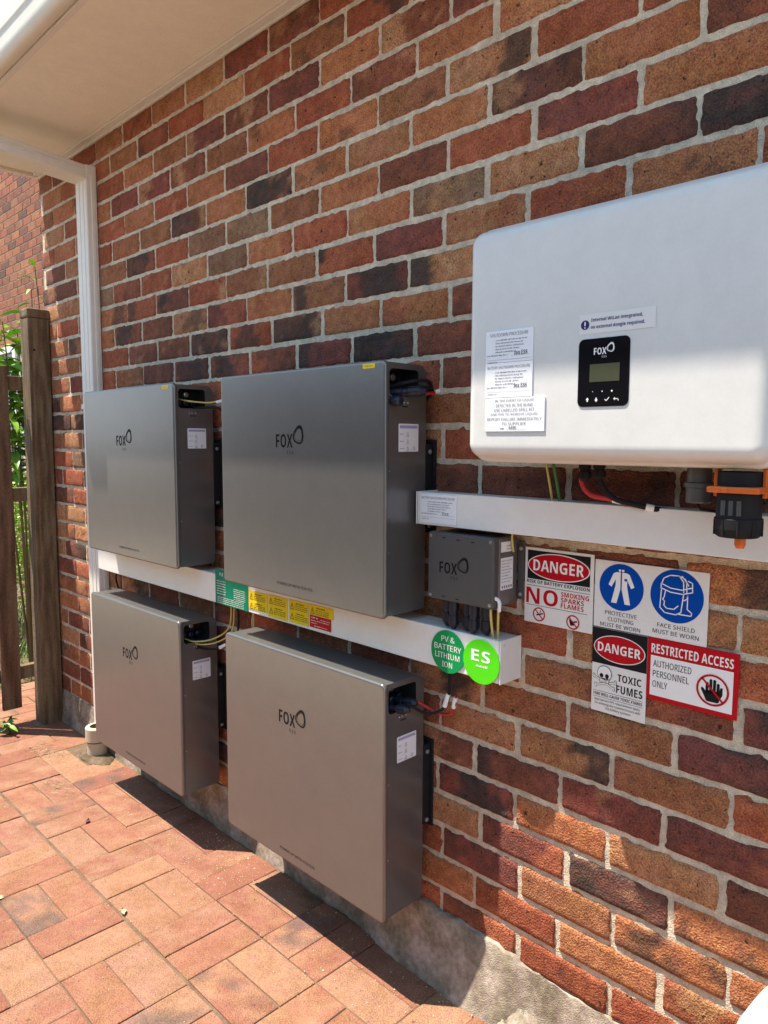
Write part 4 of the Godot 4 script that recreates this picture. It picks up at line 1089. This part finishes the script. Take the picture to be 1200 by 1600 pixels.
# ------------------------------------------------------------------ inverter and junction box
func build_inverter() -> void:
	var x0 := 2.040; var x1 := 2.632; var y0 := -0.594; var y1 := -0.135
	var t := thing("inverter", W((x0 + x1) / 2, y0, 0), "large white rounded solar inverter with a small black display panel", "inverter")
	var b := MB.new(); b.box(W(x0 + 0.012, y0 + 0.014, 0.02), Vector3(x1 - x0 - 0.024, y1 - y0 - 0.024, 0.15), 0.02, 3); part("housing", b, M.inverter_back, t)
	var br := MB.new(); br.box(W(x0 + 0.1, y0 + 0.12, 0.0), Vector3(x1 - x0 - 0.2, 0.22, 0.0195), 0.002); part("wall_bracket", br, M.black, t)
	var c := MB.new()
	c.loft(x0, y0 - Y0, x1, y1 - Y0, 0.038, [[0.010, 0.150], [0.003, 0.153], [0.0, 0.160], [0.0, 0.186], [0.0015, 0.191], [0.0045, 0.1935], [0.0062, 0.1938], [0.0072, 0.1955], [0.0080, 0.203], [0.0100, 0.2105], [0.0135, 0.2175], [0.0185, 0.2230], [0.0245, 0.2260], [0.031, 0.2271], [0.036, 0.2272], [0.043, 0.2272]], 12, true)
	part("front_cover", c, M.inverter, t)
	# display panel
	var s := MB.new(); s.loft(2.302, -0.4915 - Y0, 2.398, -0.3745 - Y0, 0.010, [[0.0, 0.2265], [0.0, 0.2282], [0.0008, 0.2288]], 5)
	var so := part("display_panel", s, M.black_gloss, t)
	var f := Face.new(W(2.302, -0.4915, 0.2288), Vector3.RIGHT, Vector3.UP)
	var l := nf(f); l.rect(0.023, 0.0425, 0.079, 0.0730, 1); part("lcd", l.mb, M.lcd, so)
	var lg := nf(f); logo(lg, 0.030, 0.0890, 0.0115, 1); part("emblem", lg.mb, M.print_white, so)
	var ic := nf(f)
	for k in 2:
		var cx := 0.020 + 0.017 * k; var sg := 1.0 - 2.0 * k
		ic.poly([[cx - 0.0032, 0.012], [cx + 0.0032, 0.012], [cx, 0.012 + 0.0042 * sg]], 1); ic.rect(cx - 0.0011, 0.012 - (0.0034 if k == 0 else 0.0), cx + 0.0011, 0.012 + (0.0 if k == 0 else 0.0034), 1)
	ic.stroke([[0.0535, 0.0120], [0.0560, 0.0095], [0.0610, 0.0150]], 0.0013, 1)
	ic.stroke([[0.0715, 0.0125], [0.0775, 0.0125], [0.0785, 0.0095]], 0.0013, 1); ic.poly([[0.0690, 0.0125], [0.0722, 0.0152], [0.0722, 0.0098]], 1)
	for k in [[0.030, 0.0004], [0.048, 0.0008], [0.066, 0.0014]]: ic.disc(k[0], 0.026, k[1] + 0.0002, k[1] + 0.0002, 1, 12)
	part("touch_keys", ic.mb, M.print_white, so)
	# information sticker
	t = thing("info_sticker", W(2.371, -0.366, 0.2275), "pale sticker above the display with a purple exclamation mark", "label")
	f = Face.new(W(2.302, -0.366, 0.2275), Vector3.RIGHT, Vector3.UP)
	var st := nf(f); st.rect(0.0, 0.0, 0.139, 0.034, 1); part("film", st.mb, mat(Color(0.68, 0.68, 0.69), 0.35), t)
	var ex := nf(f); ex.disc(0.011, 0.016, 0.0082, 0.0082, 2, 24); part("exclamation_disc", ex.mb, M.purple, t)
	var e2 := nf(f); e2.rect(0.0098, 0.0145, 0.0122, 0.0215, 3); e2.disc(0.011, 0.0112, 0.0013, 0.0013, 3, 10); part("exclamation_mark", e2.mb, M.print_white, t)
	var tx := nf(f); tx.text("Internal WiLan integrated,", 0.0225, 0.0185, 0.094, 0.0080, 2); tx.text("no external dongle required.", 0.0225, 0.0065, 0.098, 0.0080, 2); part("lettering", tx.mb, M.purple, t)
	# connectors under the inverter
	t = thing("ac_connector", W(2.562, -0.722, 0.165), "chunky black connector with an orange latch hanging under the inverter", "connector")
	var k1 := MB.new(); k1.lathe(W(2.562, -0.704, 0.165), [[0.0, 0.0], [0.030, 0.0], [0.0335, 0.003], [0.0355, 0.010], [0.0365, 0.014], [0.0365, 0.030], [0.0355, 0.031], [0.034, 0.032], [0.0335, 0.075], [0.0335, 0.105]], 28); part("shell", k1, M.black, t)
	for k in 10:
		var g := TAU * k / 10.0
		var rb := MB.new(); rb.tube([W(2.562 + cos(g) * 0.0362, -0.700, 0.165 + sin(g) * 0.0362), W(2.562 + cos(g) * 0.0362, -0.676, 0.165 + sin(g) * 0.0362)], 0.002, 5); part("grip_rib", rb, M.black, t)
	for s2 in [-0.012, 0.0, 0.012]:
		var wn := MB.new(); wn.box(W(2.562 + s2 - 0.0045, -0.668, 0.1955), Vector3(0.007, 0.024, 0.0035), 0.001); part("rib", wn, M.junction, t)
	var la := MB.new(); la.box(W(2.524, -0.632, 0.127), Vector3(0.080, 0.010, 0.078), 0.003, 2); part("latch_ring", la, M.orange, t)
	for s3 in [2.5215, 2.596]:
		var lv := MB.new(); lv.box(W(s3, -0.640, 0.150), Vector3(0.007, 0.046, 0.018), 0.002); part("latch_arm", lv, M.orange, t)
	var lp := MB.new(); lp.lathe(W(2.553, -0.627, 0.2052), [[0.0048, 0.0], [0.0048, 0.002], [0.002, 0.003], [0.0, 0.003]], 12, Vector3.BACK); part("latch_pin", lp, M.orange, t)
	var tp := MB.new(); tp.lathe(W(2.568, -0.7225, 0.17), [[0.0, 0.0], [0.006, 0.001], [0.0085, 0.006], [0.0085, 0.020]], 14); part("cable_tip", tp, M.orange, t)
	t = thing("round_plug", W(2.487, -0.655, 0.14), "dark grey round plug hanging under the inverter beside the orange latch", "plug")
	var rp := MB.new(); rp.lathe(W(2.487, -0.655, 0.14), [[0.0, 0.0], [0.019, 0.0], [0.021, 0.003], [0.021, 0.026], [0.0245, 0.027], [0.0245, 0.034], [0.020, 0.036], [0.020, 0.060]], 24); part("shell", rp, M.junction, t)
	var rq := MB.new(); rq.tube([W(2.488, -0.655, 0.15), W(2.495, -0.665, 0.15), W(2.52, -0.668, 0.14), W(2.53, -0.66, 0.12)], 0.0028, 8); part("tail", rq, M.black, t)
	t = thing("gland", W(2.63, -0.665, 0.12), "small black gland with an orange collar under the inverter end", "gland")
	var gl := MB.new(); gl.lathe(W(2.63, -0.665, 0.12), [[0.0, 0.0], [0.014, 0.0], [0.016, 0.004], [0.016, 0.07]], 16); part("shell", gl, M.black, t)
	var gc := MB.new(); gc.lathe(W(2.63, -0.645, 0.12), [[0.0165, 0.0], [0.019, 0.001], [0.019, 0.011], [0.0165, 0.012]], 16); part("collar", gc, M.orange, t)

func build_junction_box() -> void:
	var x0 := 1.838; var x1 := 2.031; var y0 := -0.925; var y1 := -0.765
	var t := thing("junction_box", W((x0 + x1) / 2, y0, 0), "small dark grey junction box under the upper trunking", "junction box")
	var b := MB.new(); b.box(W(x0 + 0.002, y0 + 0.002, 0.004), Vector3(x1 - x0 - 0.004, y1 - y0 - 0.004, 0.074), 0.006, 2); part("body", b, M.cabinet, t)
	var l := MB.new(); l.loft(x0, y0 - Y0, x1, y1 - Y0, 0.007, [[0.002, 0.0785], [0.0, 0.080], [0.0, 0.0955], [0.0012, 0.0985], [0.0035, 0.100]], 4, true); var lid := part("lid", l, M.junction, t)
	for p in [[x0 + 0.009, y0 + 0.009], [x1 - 0.009, y0 + 0.009], [x0 + 0.009, y1 - 0.009], [x1 - 0.009, y1 - 0.009]]:
		var s := MB.new(); s.lathe(W(p[0], p[1], 0.100), [[0.0042, 0.0], [0.0038, 0.0012], [0.0, 0.0012]], 12, Vector3.BACK); part("screw", s, M.steel, lid)
	for p in [[0.05, 0.149], [0.092, 0.147], [0.135, 0.146], [0.05, 0.010], [0.092, 0.009]]:
		var d := Face.new(W(x0, y0, 0.100), Vector3.RIGHT, Vector3.UP); d.rect(p[0] - 0.005, p[1] - 0.0012, p[0] + 0.005, p[1] + 0.0012, 1); part("notch", d.mb, M.black, lid)
	var f := Face.new(W(x0, y0, 0.100), Vector3.RIGHT, Vector3.UP)
	logo(f, 0.037, 0.066, 0.026, 1); part("emblem", f.mb, M.ink, t)
	var fl := MB.new(); fl.box(W(x1 - 0.002, y0 + 0.012, 0.001), Vector3(0.017, y1 - y0 - 0.024, 0.004), 0.001); var flo := part("flange", fl, M.junction, t)
	for yy in [y0 + 0.024, y1 - 0.03]:
		var bt := MB.new(); bt.lathe(W(x1 + 0.007, yy, 0.005), [[0.0045, 0.0], [0.0045, 0.003], [0.003, 0.004], [0.0, 0.004]], 6, Vector3.BACK); part("bolt", bt, M.steel, flo)
	var sd := Face.new(W(x1 - 0.002, y0, 0), Vector3.FORWARD, Vector3.UP)
	var a := sd.to(MB.new()); a.rect(-0.071, 0.126, -0.024, 0.149, 1); var ao := part("upper_label", a.mb, M.label_white, t)
	var ap := sd.to(MB.new()); ap.words(-0.050, 0.138, 0.024, 0.003, 2, 2); ap.words(-0.050, 0.131, 0.020, 0.003, 3, 2); part("label_print", ap.mb, M.ink_soft, ao)
	var c := sd.to(MB.new()); c.rect(-0.071, 0.040, -0.024, 0.113, 1); var co := part("lower_label", c.mb, M.label_white, t)
	var cp := sd.to(MB.new())
	for k in 8: cp.words(-0.068, 0.105 - k * 0.0068, 0.040 - 0.006 * (k % 3), 0.0024, 20 + k, 2)
	for k in 5: cp.rect(-0.066 + k * 0.0082, 0.044, -0.061 + k * 0.0082, 0.0495, 2)
	part("label_print", cp.mb, M.ink_soft, co)
	# push-in connectors hanging below
	for k in 5:
		var px: float = [1.868, 1.895, 1.928, 1.955, 1.984][k]
		plug("battery_plug", W(px, -0.921, 0.058 + 0.012 * (k % 2)), Vector3(0.0, -0.075, 0.0), 0.0125, M.navy, ["first", "second", "third", "fourth", "fifth"][k] + " navy plug under the junction box, counted from the cabinets")

# ------------------------------------------------------------------ gate, post, plants, far wing
func build_gate() -> void:
	var t := thing("gate_post", W(-0.73, Y0, 0.06), "square weathered timber gate post against the wall corner", "post")
	t.rotation.x = -0.003
	var P := MB.new(); P.box(W(-0.78, Y0 - 0.1, 0.010), Vector3(0.1, 2.075, 0.1), 0.006, 2); part("shaft", P, M.wood, t)
	var c := MB.new(); c.box(W(-0.783, 0.0205, 0.007), Vector3(0.106, 0.045, 0.106), 0.010, 2); part("cap", c, M.wood, t)
	var kn := MB.new(); kn.lathe(W(-0.6802, -0.13, 0.085), [[0.006, 0.0], [0.006, 0.0006], [0.0, 0.0006]], 10, Vector3.RIGHT); part("knot_hole", kn, M.black, t)
	t = thing("paling_fence", W(-0.80, Y0 + 0.06, 0.24), "narrow brown timber paling panel beside the weathered post", "fence")
	var rz := RandomNumberGenerator.new(); rz.seed = 5
	for k in 2:
		var z0 := 0.166 + 0.106 * k
		var mb := MB.new(); var th := -0.208 + rz.randf_range(-0.008, 0.004)
		mb.box(W(-0.812, -1.887 + rz.randf_range(-0.01, 0.01), z0), Vector3(0.020, th + 1.887, 0.088), 0.003); part("paling", mb, M.wood_gate, t)
	for y in [-0.315, -0.855, -1.745]:
		var mb2 := MB.new(); mb2.box(W(-0.8505, y, 0.068), Vector3(0.038, 0.068, 0.275), 0.004, 2); part("rail", mb2, M.wood, t)

func leaf_mesh(l: float, w: float, c: Color) -> ArrayMesh:
	var mb := MB.new(); mb.tint = c
	var P := []
	for i in 6:
		var s := i / 5.0
		var ww := w * sin(PI * pow(s, 0.75)) * 0.5 + 0.0008
		var yy := -0.30 * l * s * s
		P.append([Vector3(-ww, yy + ww * 0.45, -l * s), Vector3(0, yy, -l * s), Vector3(ww, yy + ww * 0.45, -l * s)])
	mb.grid(P)
	return mb.mesh(Vector3.ZERO)

func leafy(called: String, base: Vector3, tops: Array, leaves: int, ll: float, lw: float, label: String, sd: int, spread := 0.9) -> void:
	var t := thing(called, base, label, "plant")
	var g := RandomNumberGenerator.new(); g.seed = sd
	var kinds := []
	for c in [Color(0.13, 0.29, 0.030), Color(0.20, 0.38, 0.045), Color(0.09, 0.21, 0.028)]: kinds.append(leaf_mesh(ll, lw, c))
	for tp in tops:
		var mid: Vector3 = (base + tp) / 2 + Vector3(g.randf_range(-0.06, 0.06), 0.05, g.randf_range(-0.06, 0.06))
		var st := MB.new(); st.tube([base, mid, tp], [0.009, 0.006, 0.003], 6); part("stem", st, M.stem, t)
		for k in leaves:
			var s := (0.70 if ll > 0.1 else 0.25) + (0.30 if ll > 0.1 else 0.75) * (k + 1.0) / leaves
			var p: Vector3 = base.lerp(mid, s * 2.0) if s < 0.5 else mid.lerp(tp, s * 2.0 - 1.0)
			var o := MeshInstance3D.new(); o.name = "leaf"; o.mesh = kinds[g.randi() % 3]; o.material_override = M.leaf
			t.add_child(o, true)
			o.position = p - base
			o.rotation = Vector3(g.randf_range(-0.5, 0.7) * spread, k * 2.4 + g.randf_range(-0.4, 0.4), g.randf_range(-0.4, 0.4))
			o.scale = Vector3.ONE * g.randf_range(0.75, 1.2)

func build_beyond() -> void:
	# the set-back wing of the house, in full sun
	var zf := -1.6
	var t := thing("house_wing", W(-6.0, Y0, zf), "sunlit brick wing of the house set back behind the gate", "wall")
	var mo := MB.new(); mo.box(W(-12.0, Y0 - 0.2, zf - 0.3), Vector3(11.2, 5.6, 0.297), 0.002); part("mortar", mo, M.mortar, t)
	var g := RandomNumberGenerator.new(); g.seed = 77
	var rest := MB.new(); var n := 0
	var wx0 := -8.2; var wx1 := -5.86; var wy0 := -0.95; var wy1 := 0.50
	for c in range(-23, 42):
		var k := -50
		while k < -3:
			var u := (k + (0.5 if c % 2 != 0 else 0.0)) * 0.24
			var x0 := u + 0.005; var x1 := u + 0.235; var y0 := c * 0.086 + 0.005; var y1 := y0 + 0.076
			k += 1
			if x1 > wx0 and x0 < wx1 and y1 > wy0 and y0 < wy1: continue
			var ce := W((x0 + x1) / 2, (y0 + y1) / 2, zf)
			var seen := in_frame(ce) and x1 < -4.3 and x0 > -6.9
			var w := g.randf()
			var tn := "r" if w < 0.3 else "o" if w < 0.52 else "p" if w < 0.68 else "d" if w < 0.8 else "b" if w < 0.92 else "k"
			var mb := MB.new() if seen and n < 300 else rest
			var A: Color = TONES[tn][0].lerp(TONES[tn][1], g.randf()); var f := g.randf_range(0.9, 1.15)
			A = A.lerp(Color(0.52, 0.25, 0.17), 0.35)
			mb.tint = Color(A.r * f, A.g * f, A.b * f)
			mb.box(W(x0, y0, zf - 0.02), Vector3(x1 - x0, y1 - y0, 0.022 + g.randf_range(-0.001, 0.0015)), 0.003)
			if mb != rest: part("brick", mb, M.brick, t); n += 1
	part("remaining_bricks", rest, M.brick, t, "stuff")
	var fr := MB.new()
	for q in [[wx0, wy0, wx1, wy0 + 0.09], [wx0, wy1 - 0.07, wx1, wy1], [wx0, wy0 + 0.09, wx0 + 0.07, wy1 - 0.07], [wx1 - 0.09, wy0 + 0.09, wx1, wy1 - 0.07], [-7.1, wy0 + 0.09, -7.03, wy1 - 0.07]]:
		fr.box(W(q[0], q[1], zf - 0.03), Vector3(q[2] - q[0], q[3] - q[1], 0.06), 0.004)
	var wo := part("window", fr, M.paint_white, t)
	var gl := MB.new(); gl.flat([W(wx0, wy0, zf - 0.002), W(wx1, wy0, zf - 0.002), W(wx1, wy1, zf - 0.002), W(wx0, wy1, zf - 0.002)]); part("pane", gl, M.glass, wo)
	# garden ground beyond the gate
	var gg := MB.new(); gg.flat([W(-12.0, Y0 - 0.012, 3.0), W(-1.45, Y0 - 0.012, 3.0), W(-1.45, Y0 - 0.012, -1.6), W(-12.0, Y0 - 0.012, -1.6)])
	var go := part("garden_bed", gg, M.soil, self); tag(go, "bare garden soil behind the gate", "garden", "", "structure")
	var r := RandomNumberGenerator.new(); r.seed = 4
	var gr := MB.new()
	for k in 2600:
		var p := W(r.randf_range(-3.6, -1.35), Y0 - 0.02, r.randf_range(-1.2, 0.4))
		var a := r.randf() * TAU; var l := r.randf_range(0.04, 0.13)
		var lean := Vector3(cos(a), 0, sin(a)) * l * r.randf_range(0.2, 0.9)
		var sdv := Vector3(-sin(a), 0, cos(a)) * 0.004
		gr.tint = Color(0.12, 0.24, 0.03) if r.randf() < 0.5 else (Color(0.36, 0.32, 0.18) if r.randf() < 0.6 else Color(0.20, 0.28, 0.06))
		gr.flat([p - sdv, p + sdv, p + lean * 0.6 + Vector3(0, l * 0.7, 0) + sdv * 0.6, p + lean * 0.6 + Vector3(0, l * 0.7, 0) - sdv * 0.6])
		gr.flat([p + lean * 0.6 + Vector3(0, l * 0.7, 0) - sdv * 0.6, p + lean * 0.6 + Vector3(0, l * 0.7, 0) + sdv * 0.6, p + lean * 1.2 + Vector3(0, l, 0)])
	var gn := part("grass", gr, M.leaf, self); tag(gn, "mixed green and dry grass in the bed behind the gate", "grass", "", "stuff")
	# clipped hedge of small bright leaves
	var h := thing("hedge", W(-2.75, Y0, -0.5), "bright green clipped small-leaved hedge behind the gate", "hedge")
	var st := MB.new()
	for k in 9:
		var bx := -2.75 + r.randf_range(-0.35, 0.35); var bz := -0.55 + r.randf_range(-0.6, 0.6)
		st.tube([W(bx, Y0 - 0.02, bz), W(bx + r.randf_range(-0.1, 0.1), Y0 + 0.5, bz + r.randf_range(-0.1, 0.1)), W(bx + r.randf_range(-0.2, 0.2), Y0 + 0.95, bz + r.randf_range(-0.2, 0.2))], [0.014, 0.01, 0.004], 6)
	part("stems", st, M.stem, h, "stuff")
	var fo := MB.new()
	for k in 22000:
		var q := Vector3(r.randf_range(-1, 1), r.randf_range(0, 1), r.randf_range(-1, 1))
		var edge := r.randf()
		if edge < 0.7: q.x = signf(q.x) * (1.0 - r.randf() * 0.25) if r.randf() < 0.5 else q.x
		var wob := 1.0 + 0.16 * nz.get_noise_3d(q.x * 90.0, q.y * 90.0, q.z * 90.0)
		var p := W(-2.75 + q.x * 0.45 * wob, Y0 + 0.26 + q.y * 0.86 * wob, -0.55 + q.z * 0.85)
		if q.y < 0.18 and r.randf() < 0.6: continue
		var d := Vector3(r.randf_range(-1, 1), r.randf_range(-0.2, 1), r.randf_range(-1, 1)).normalized()
		var s := d.cross(Vector3(r.randf_range(-1, 1), r.randf_range(-1, 1), r.randf_range(-1, 1))).normalized()
		var L := r.randf_range(0.022, 0.036)
		var cc := r.randf()
		fo.tint = Color(0.17, 0.34, 0.03).lerp(Color(0.34, 0.48, 0.06), cc)
		fo.flat([p, p + d * L * 0.5 + s * L * 0.3, p + d * L, p + d * L * 0.5 - s * L * 0.3])
	part("foliage", fo, M.leaf, h, "stuff")
	leafy("garden_shrub", Vector3(-1.6, -0.02, -0.16), [Vector3(-1.5, 2.12, -0.17), Vector3(-1.45, 2.0, -0.11), Vector3(-1.5, 1.74, -0.10), Vector3(-1.55, 1.80, -0.20), Vector3(-1.5, 1.62, -0.18), Vector3(-1.45, 1.50, -0.12), Vector3(-1.5, 1.88, -0.06), Vector3(-1.6, 1.95, -0.16), Vector3(-1.5, 1.68, -0.06), Vector3(-1.45, 1.58, -0.04), Vector3(-1.5, 2.06, -0.05)], 18, 0.16, 0.046, "leafy shrub with long bright leaves rising behind the gate post", 12)
	leafy("garden_shrub", W(-2.3, Y0 - 0.02, -0.62), [Vector3(-2.0, 2.5, -0.42), Vector3(-2.02, 2.36, -0.40)], 8, 0.12, 0.028, "tall thin stem with a few long leaves near the house corner", 19)
	leafy("weed", Vector3(-0.68, -0.006, 0.27), [Vector3(-0.68, 0.035, 0.275), Vector3(-0.665, 0.03, 0.25), Vector3(-0.69, 0.03, 0.29)], 5, 0.055, 0.020, "small bright green weed growing between the pavers by the gate", 8, 0.5)

func build_litter() -> void:
	var r := RandomNumberGenerator.new(); r.seed = 99
	var ch := MB.new()
	for k in 950:
		var near := r.randf()
		var x := r.randf_range(-0.4, 2.1)
		var z := 0.035 + absf(r.randfn(0.0, 0.12)) if near < 0.75 else r.randf_range(0.05, 1.2)
		if near > 0.4 and near < 0.75: x = r.randfn(0.98, 0.18); z = 0.05 + absf(r.randfn(0, 0.16))
		if x < 0.0 and z < 0.13: continue
		var s := r.randf_range(0.0005, 0.0021) * (1.7 if r.randf() < 0.04 else 1.0)
		var p := Vector3(x, 0.001, z)
		var a := r.randf() * TAU
		var u := Vector3(cos(a), 0, sin(a)) * s; var v := Vector3(-sin(a), 0, cos(a)) * s * r.randf_range(0.5, 1.0); var t := Vector3(0, s * r.randf_range(0.6, 1.1), 0)
		ch.flat([p + u, p + t, p + v]); ch.flat([p + v, p + t, p - u]); ch.flat([p - u, p + t, p - v]); ch.flat([p - v, p + t, p + u])
	var o := part("mortar_grit", ch, M.chalk, self); tag(o, "pale mortar crumbs and grit scattered on the pavers", "grit", "", "stuff")
	var so := MB.new(); blob(so, Vector3(-0.13, -0.004, 0.075), 0.10, 0.3, 4, Vector3(1.1, 0.14, 0.62)); 
	var sn := part("soil_patch", so, M.soil, self); tag(sn, "dark soil round the foot of the drain stub", "soil", "", "stuff")
	# dry grass clippings and fallen leaves
	var spots := [[-0.30, 0.20, 0.05], [-0.36, 0.24, 0.05], [0.03, 0.33, 0.05]]
	for q in spots:
		var g := MB.new()
		for k in 60:
			var p := Vector3(q[0] + r.randfn(0, q[2]), 0.003 + r.randf() * 0.008, q[1] + r.randfn(0, q[2] * 0.5))
			var a := r.randf() * TAU
			g.tube([p, p + Vector3(cos(a), r.randf_range(-0.1, 0.25), sin(a)) * r.randf_range(0.01, 0.035)], 0.0006, 3, false)
		var gn := part("dry_clippings", g, M.grass_dry, self); tag(gn, "little heap of dry grass clippings on the pavers", "clippings", "heaps of dry clippings", "stuff")
	for q in [[0.985, 0.487, 0.3, 0.030, M.grass_dry, "small pale dry leaf lying on the wide paver joint"], [0.655, 0.735, 1.9, 0.040, M.grass_dry, "pale dry leaf lying on the pavers away from the wall"], [0.395, 0.345, 0.8, 0.028, M.plum_leaf, "small curled plum coloured leaf on the pavers"]]:
		var lm := MB.new()
		var a: float = q[2]; var d := Vector3(cos(a), 0, sin(a)); var s := Vector3(-sin(a), 0, cos(a))
		var P := []
		for i in 5:
			var t: float = i / 4.0
			var c: Vector3 = Vector3(q[0], 0.003, q[1]) + d * q[3] * (t - 0.5)
			var w: float = sin(PI * clampf(t, 0.04, 0.96)) * q[3] * 0.28
			P.append([c - s * w + Vector3(0, 0.006 * t, 0), c + Vector3(0, 0.001, 0), c + s * w + Vector3(0, 0.007 * (1.0 - t), 0)])
		lm.grid(P)
		var ln := part("fallen_leaf", lm, q[4], self); tag(ln, q[5], "leaf")
	# white drum at the near end of the wall
	var t2 := thing("white_drum", Vector3(2.86, 0.0, 0.30), "white rounded plastic drum standing against the near wall", "drum")
	var dm := MB.new()
	var prof := [[0.0, 0.0], [0.225, 0.0], [0.236, 0.02], [0.24, 0.06], [0.24, 0.40]]
	for i in range(1, 11):
		var g := PI / 2 * i / 10.0
		prof.append([0.24 * cos(g), 0.40 + 0.32 * sin(g)])
	var P2 := []
	for p in prof:
		var row := []
		for k in 41:
			var g := TAU * k / 40
			row.append(Vector3(2.86 + cos(g) * maxf(p[0], 1e-4), p[1], 0.30 - sin(g) * maxf(p[0], 1e-4)))
		P2.append(row)
	dm.grid(P2, true)
	part("shell", dm, M.tank, t2)
	var cp := MB.new(); cp.lathe(Vector3(2.86, 0.70, 0.30), [[0.05, 0.0], [0.05, 0.04], [0.045, 0.044], [0.0, 0.044]], 24); part("screw_cap", cp, M.tank, t2)

func build_added_fence() -> void:
	# timber fence added out of view to darken what the satin cabinets mirror
	var t := thing("added_fence", Vector3(1.0, 0, 3.05), "added unseen grey brown timber fence that darkens the cabinet reflections", "fence")
	var pn := MB.new()
	var r := RandomNumberGenerator.new(); r.seed = 31
	for k in 80:
		pn.box(Vector3(-4.0 + 0.125 * k, 0.03, 3.05 + 0.012 * (k % 2)), Vector3(0.128, 2.05 + r.randf_range(-0.02, 0.02), 0.011), 0.002)
	part("palings", pn, M.wood, t, "stuff")
	for y in [0.3, 1.45]:
		var rl := MB.new(); rl.box(Vector3(-4.0, y, 3.074), Vector3(10.0, 0.075, 0.05), 0.003); part("rail", rl, M.wood, t)

func _ready() -> void:
	rng.seed = 2024; nz.seed = 9; nz.noise_type = FastNoiseLite.TYPE_SIMPLEX_SMOOTH; nz.fractal_octaves = 3; nz.frequency = 0.1
	# camera
	cam_node = Camera3D.new(); cam_node.name = "camera"; add_child(cam_node)
	cam_node.position = W(2.9918, -0.5522, 1.3985); cam_node.rotation = Vector3(-0.0965, 0.7870, 0.0039)
	cam_node.fov = 69.76; cam_node.near = 0.05; cam_node.far = 200.0; cam_node.current = true
	# sky, exposure
	var we := WorldEnvironment.new(); we.name = "environment"; var e := Environment.new()
	var sk := ProceduralSkyMaterial.new()
	sk.sky_top_color = Color(0.50, 0.635, 0.755); sk.sky_horizon_color = Color(0.89, 0.91, 0.91); sk.sky_curve = 0.12
	sk.ground_horizon_color = Color(0.62, 0.60, 0.56); sk.ground_bottom_color = Color(0.35, 0.28, 0.22)
	sk.energy_multiplier = 1.05
	var sky := Sky.new(); sky.sky_material = sk
	e.background_mode = Environment.BG_SKY; e.sky = sky
	e.tonemap_mode = Environment.TONE_MAPPER_LINEAR; e.tonemap_exposure = 2.5
	e.sdfgi_enabled = true; e.ssao_enabled = true; e.ssil_enabled = true
	we.environment = e; add_child(we)
	# sun
	var sun := DirectionalLight3D.new(); sun.name = "sun"; add_child(sun)
	sun.look_at_from_position(Vector3.ZERO, Vector3(1.25, -4.11, -1.0), Vector3.UP)
	sun.light_energy = 1.5; sun.light_color = Color(1.0, 0.955, 0.88); sun.light_angular_distance = 0.5; sun.shadow_enabled = true
	make_materials()
	build_ground()
	build_wall()
	build_eave()
	build_downpipe()
	build_beyond()
	build_gate()
	build_trunking()
	build_batteries()
	build_inverter()
	build_junction_box()
	build_signs()
	build_cables()
	build_litter()
	build_added_fence()
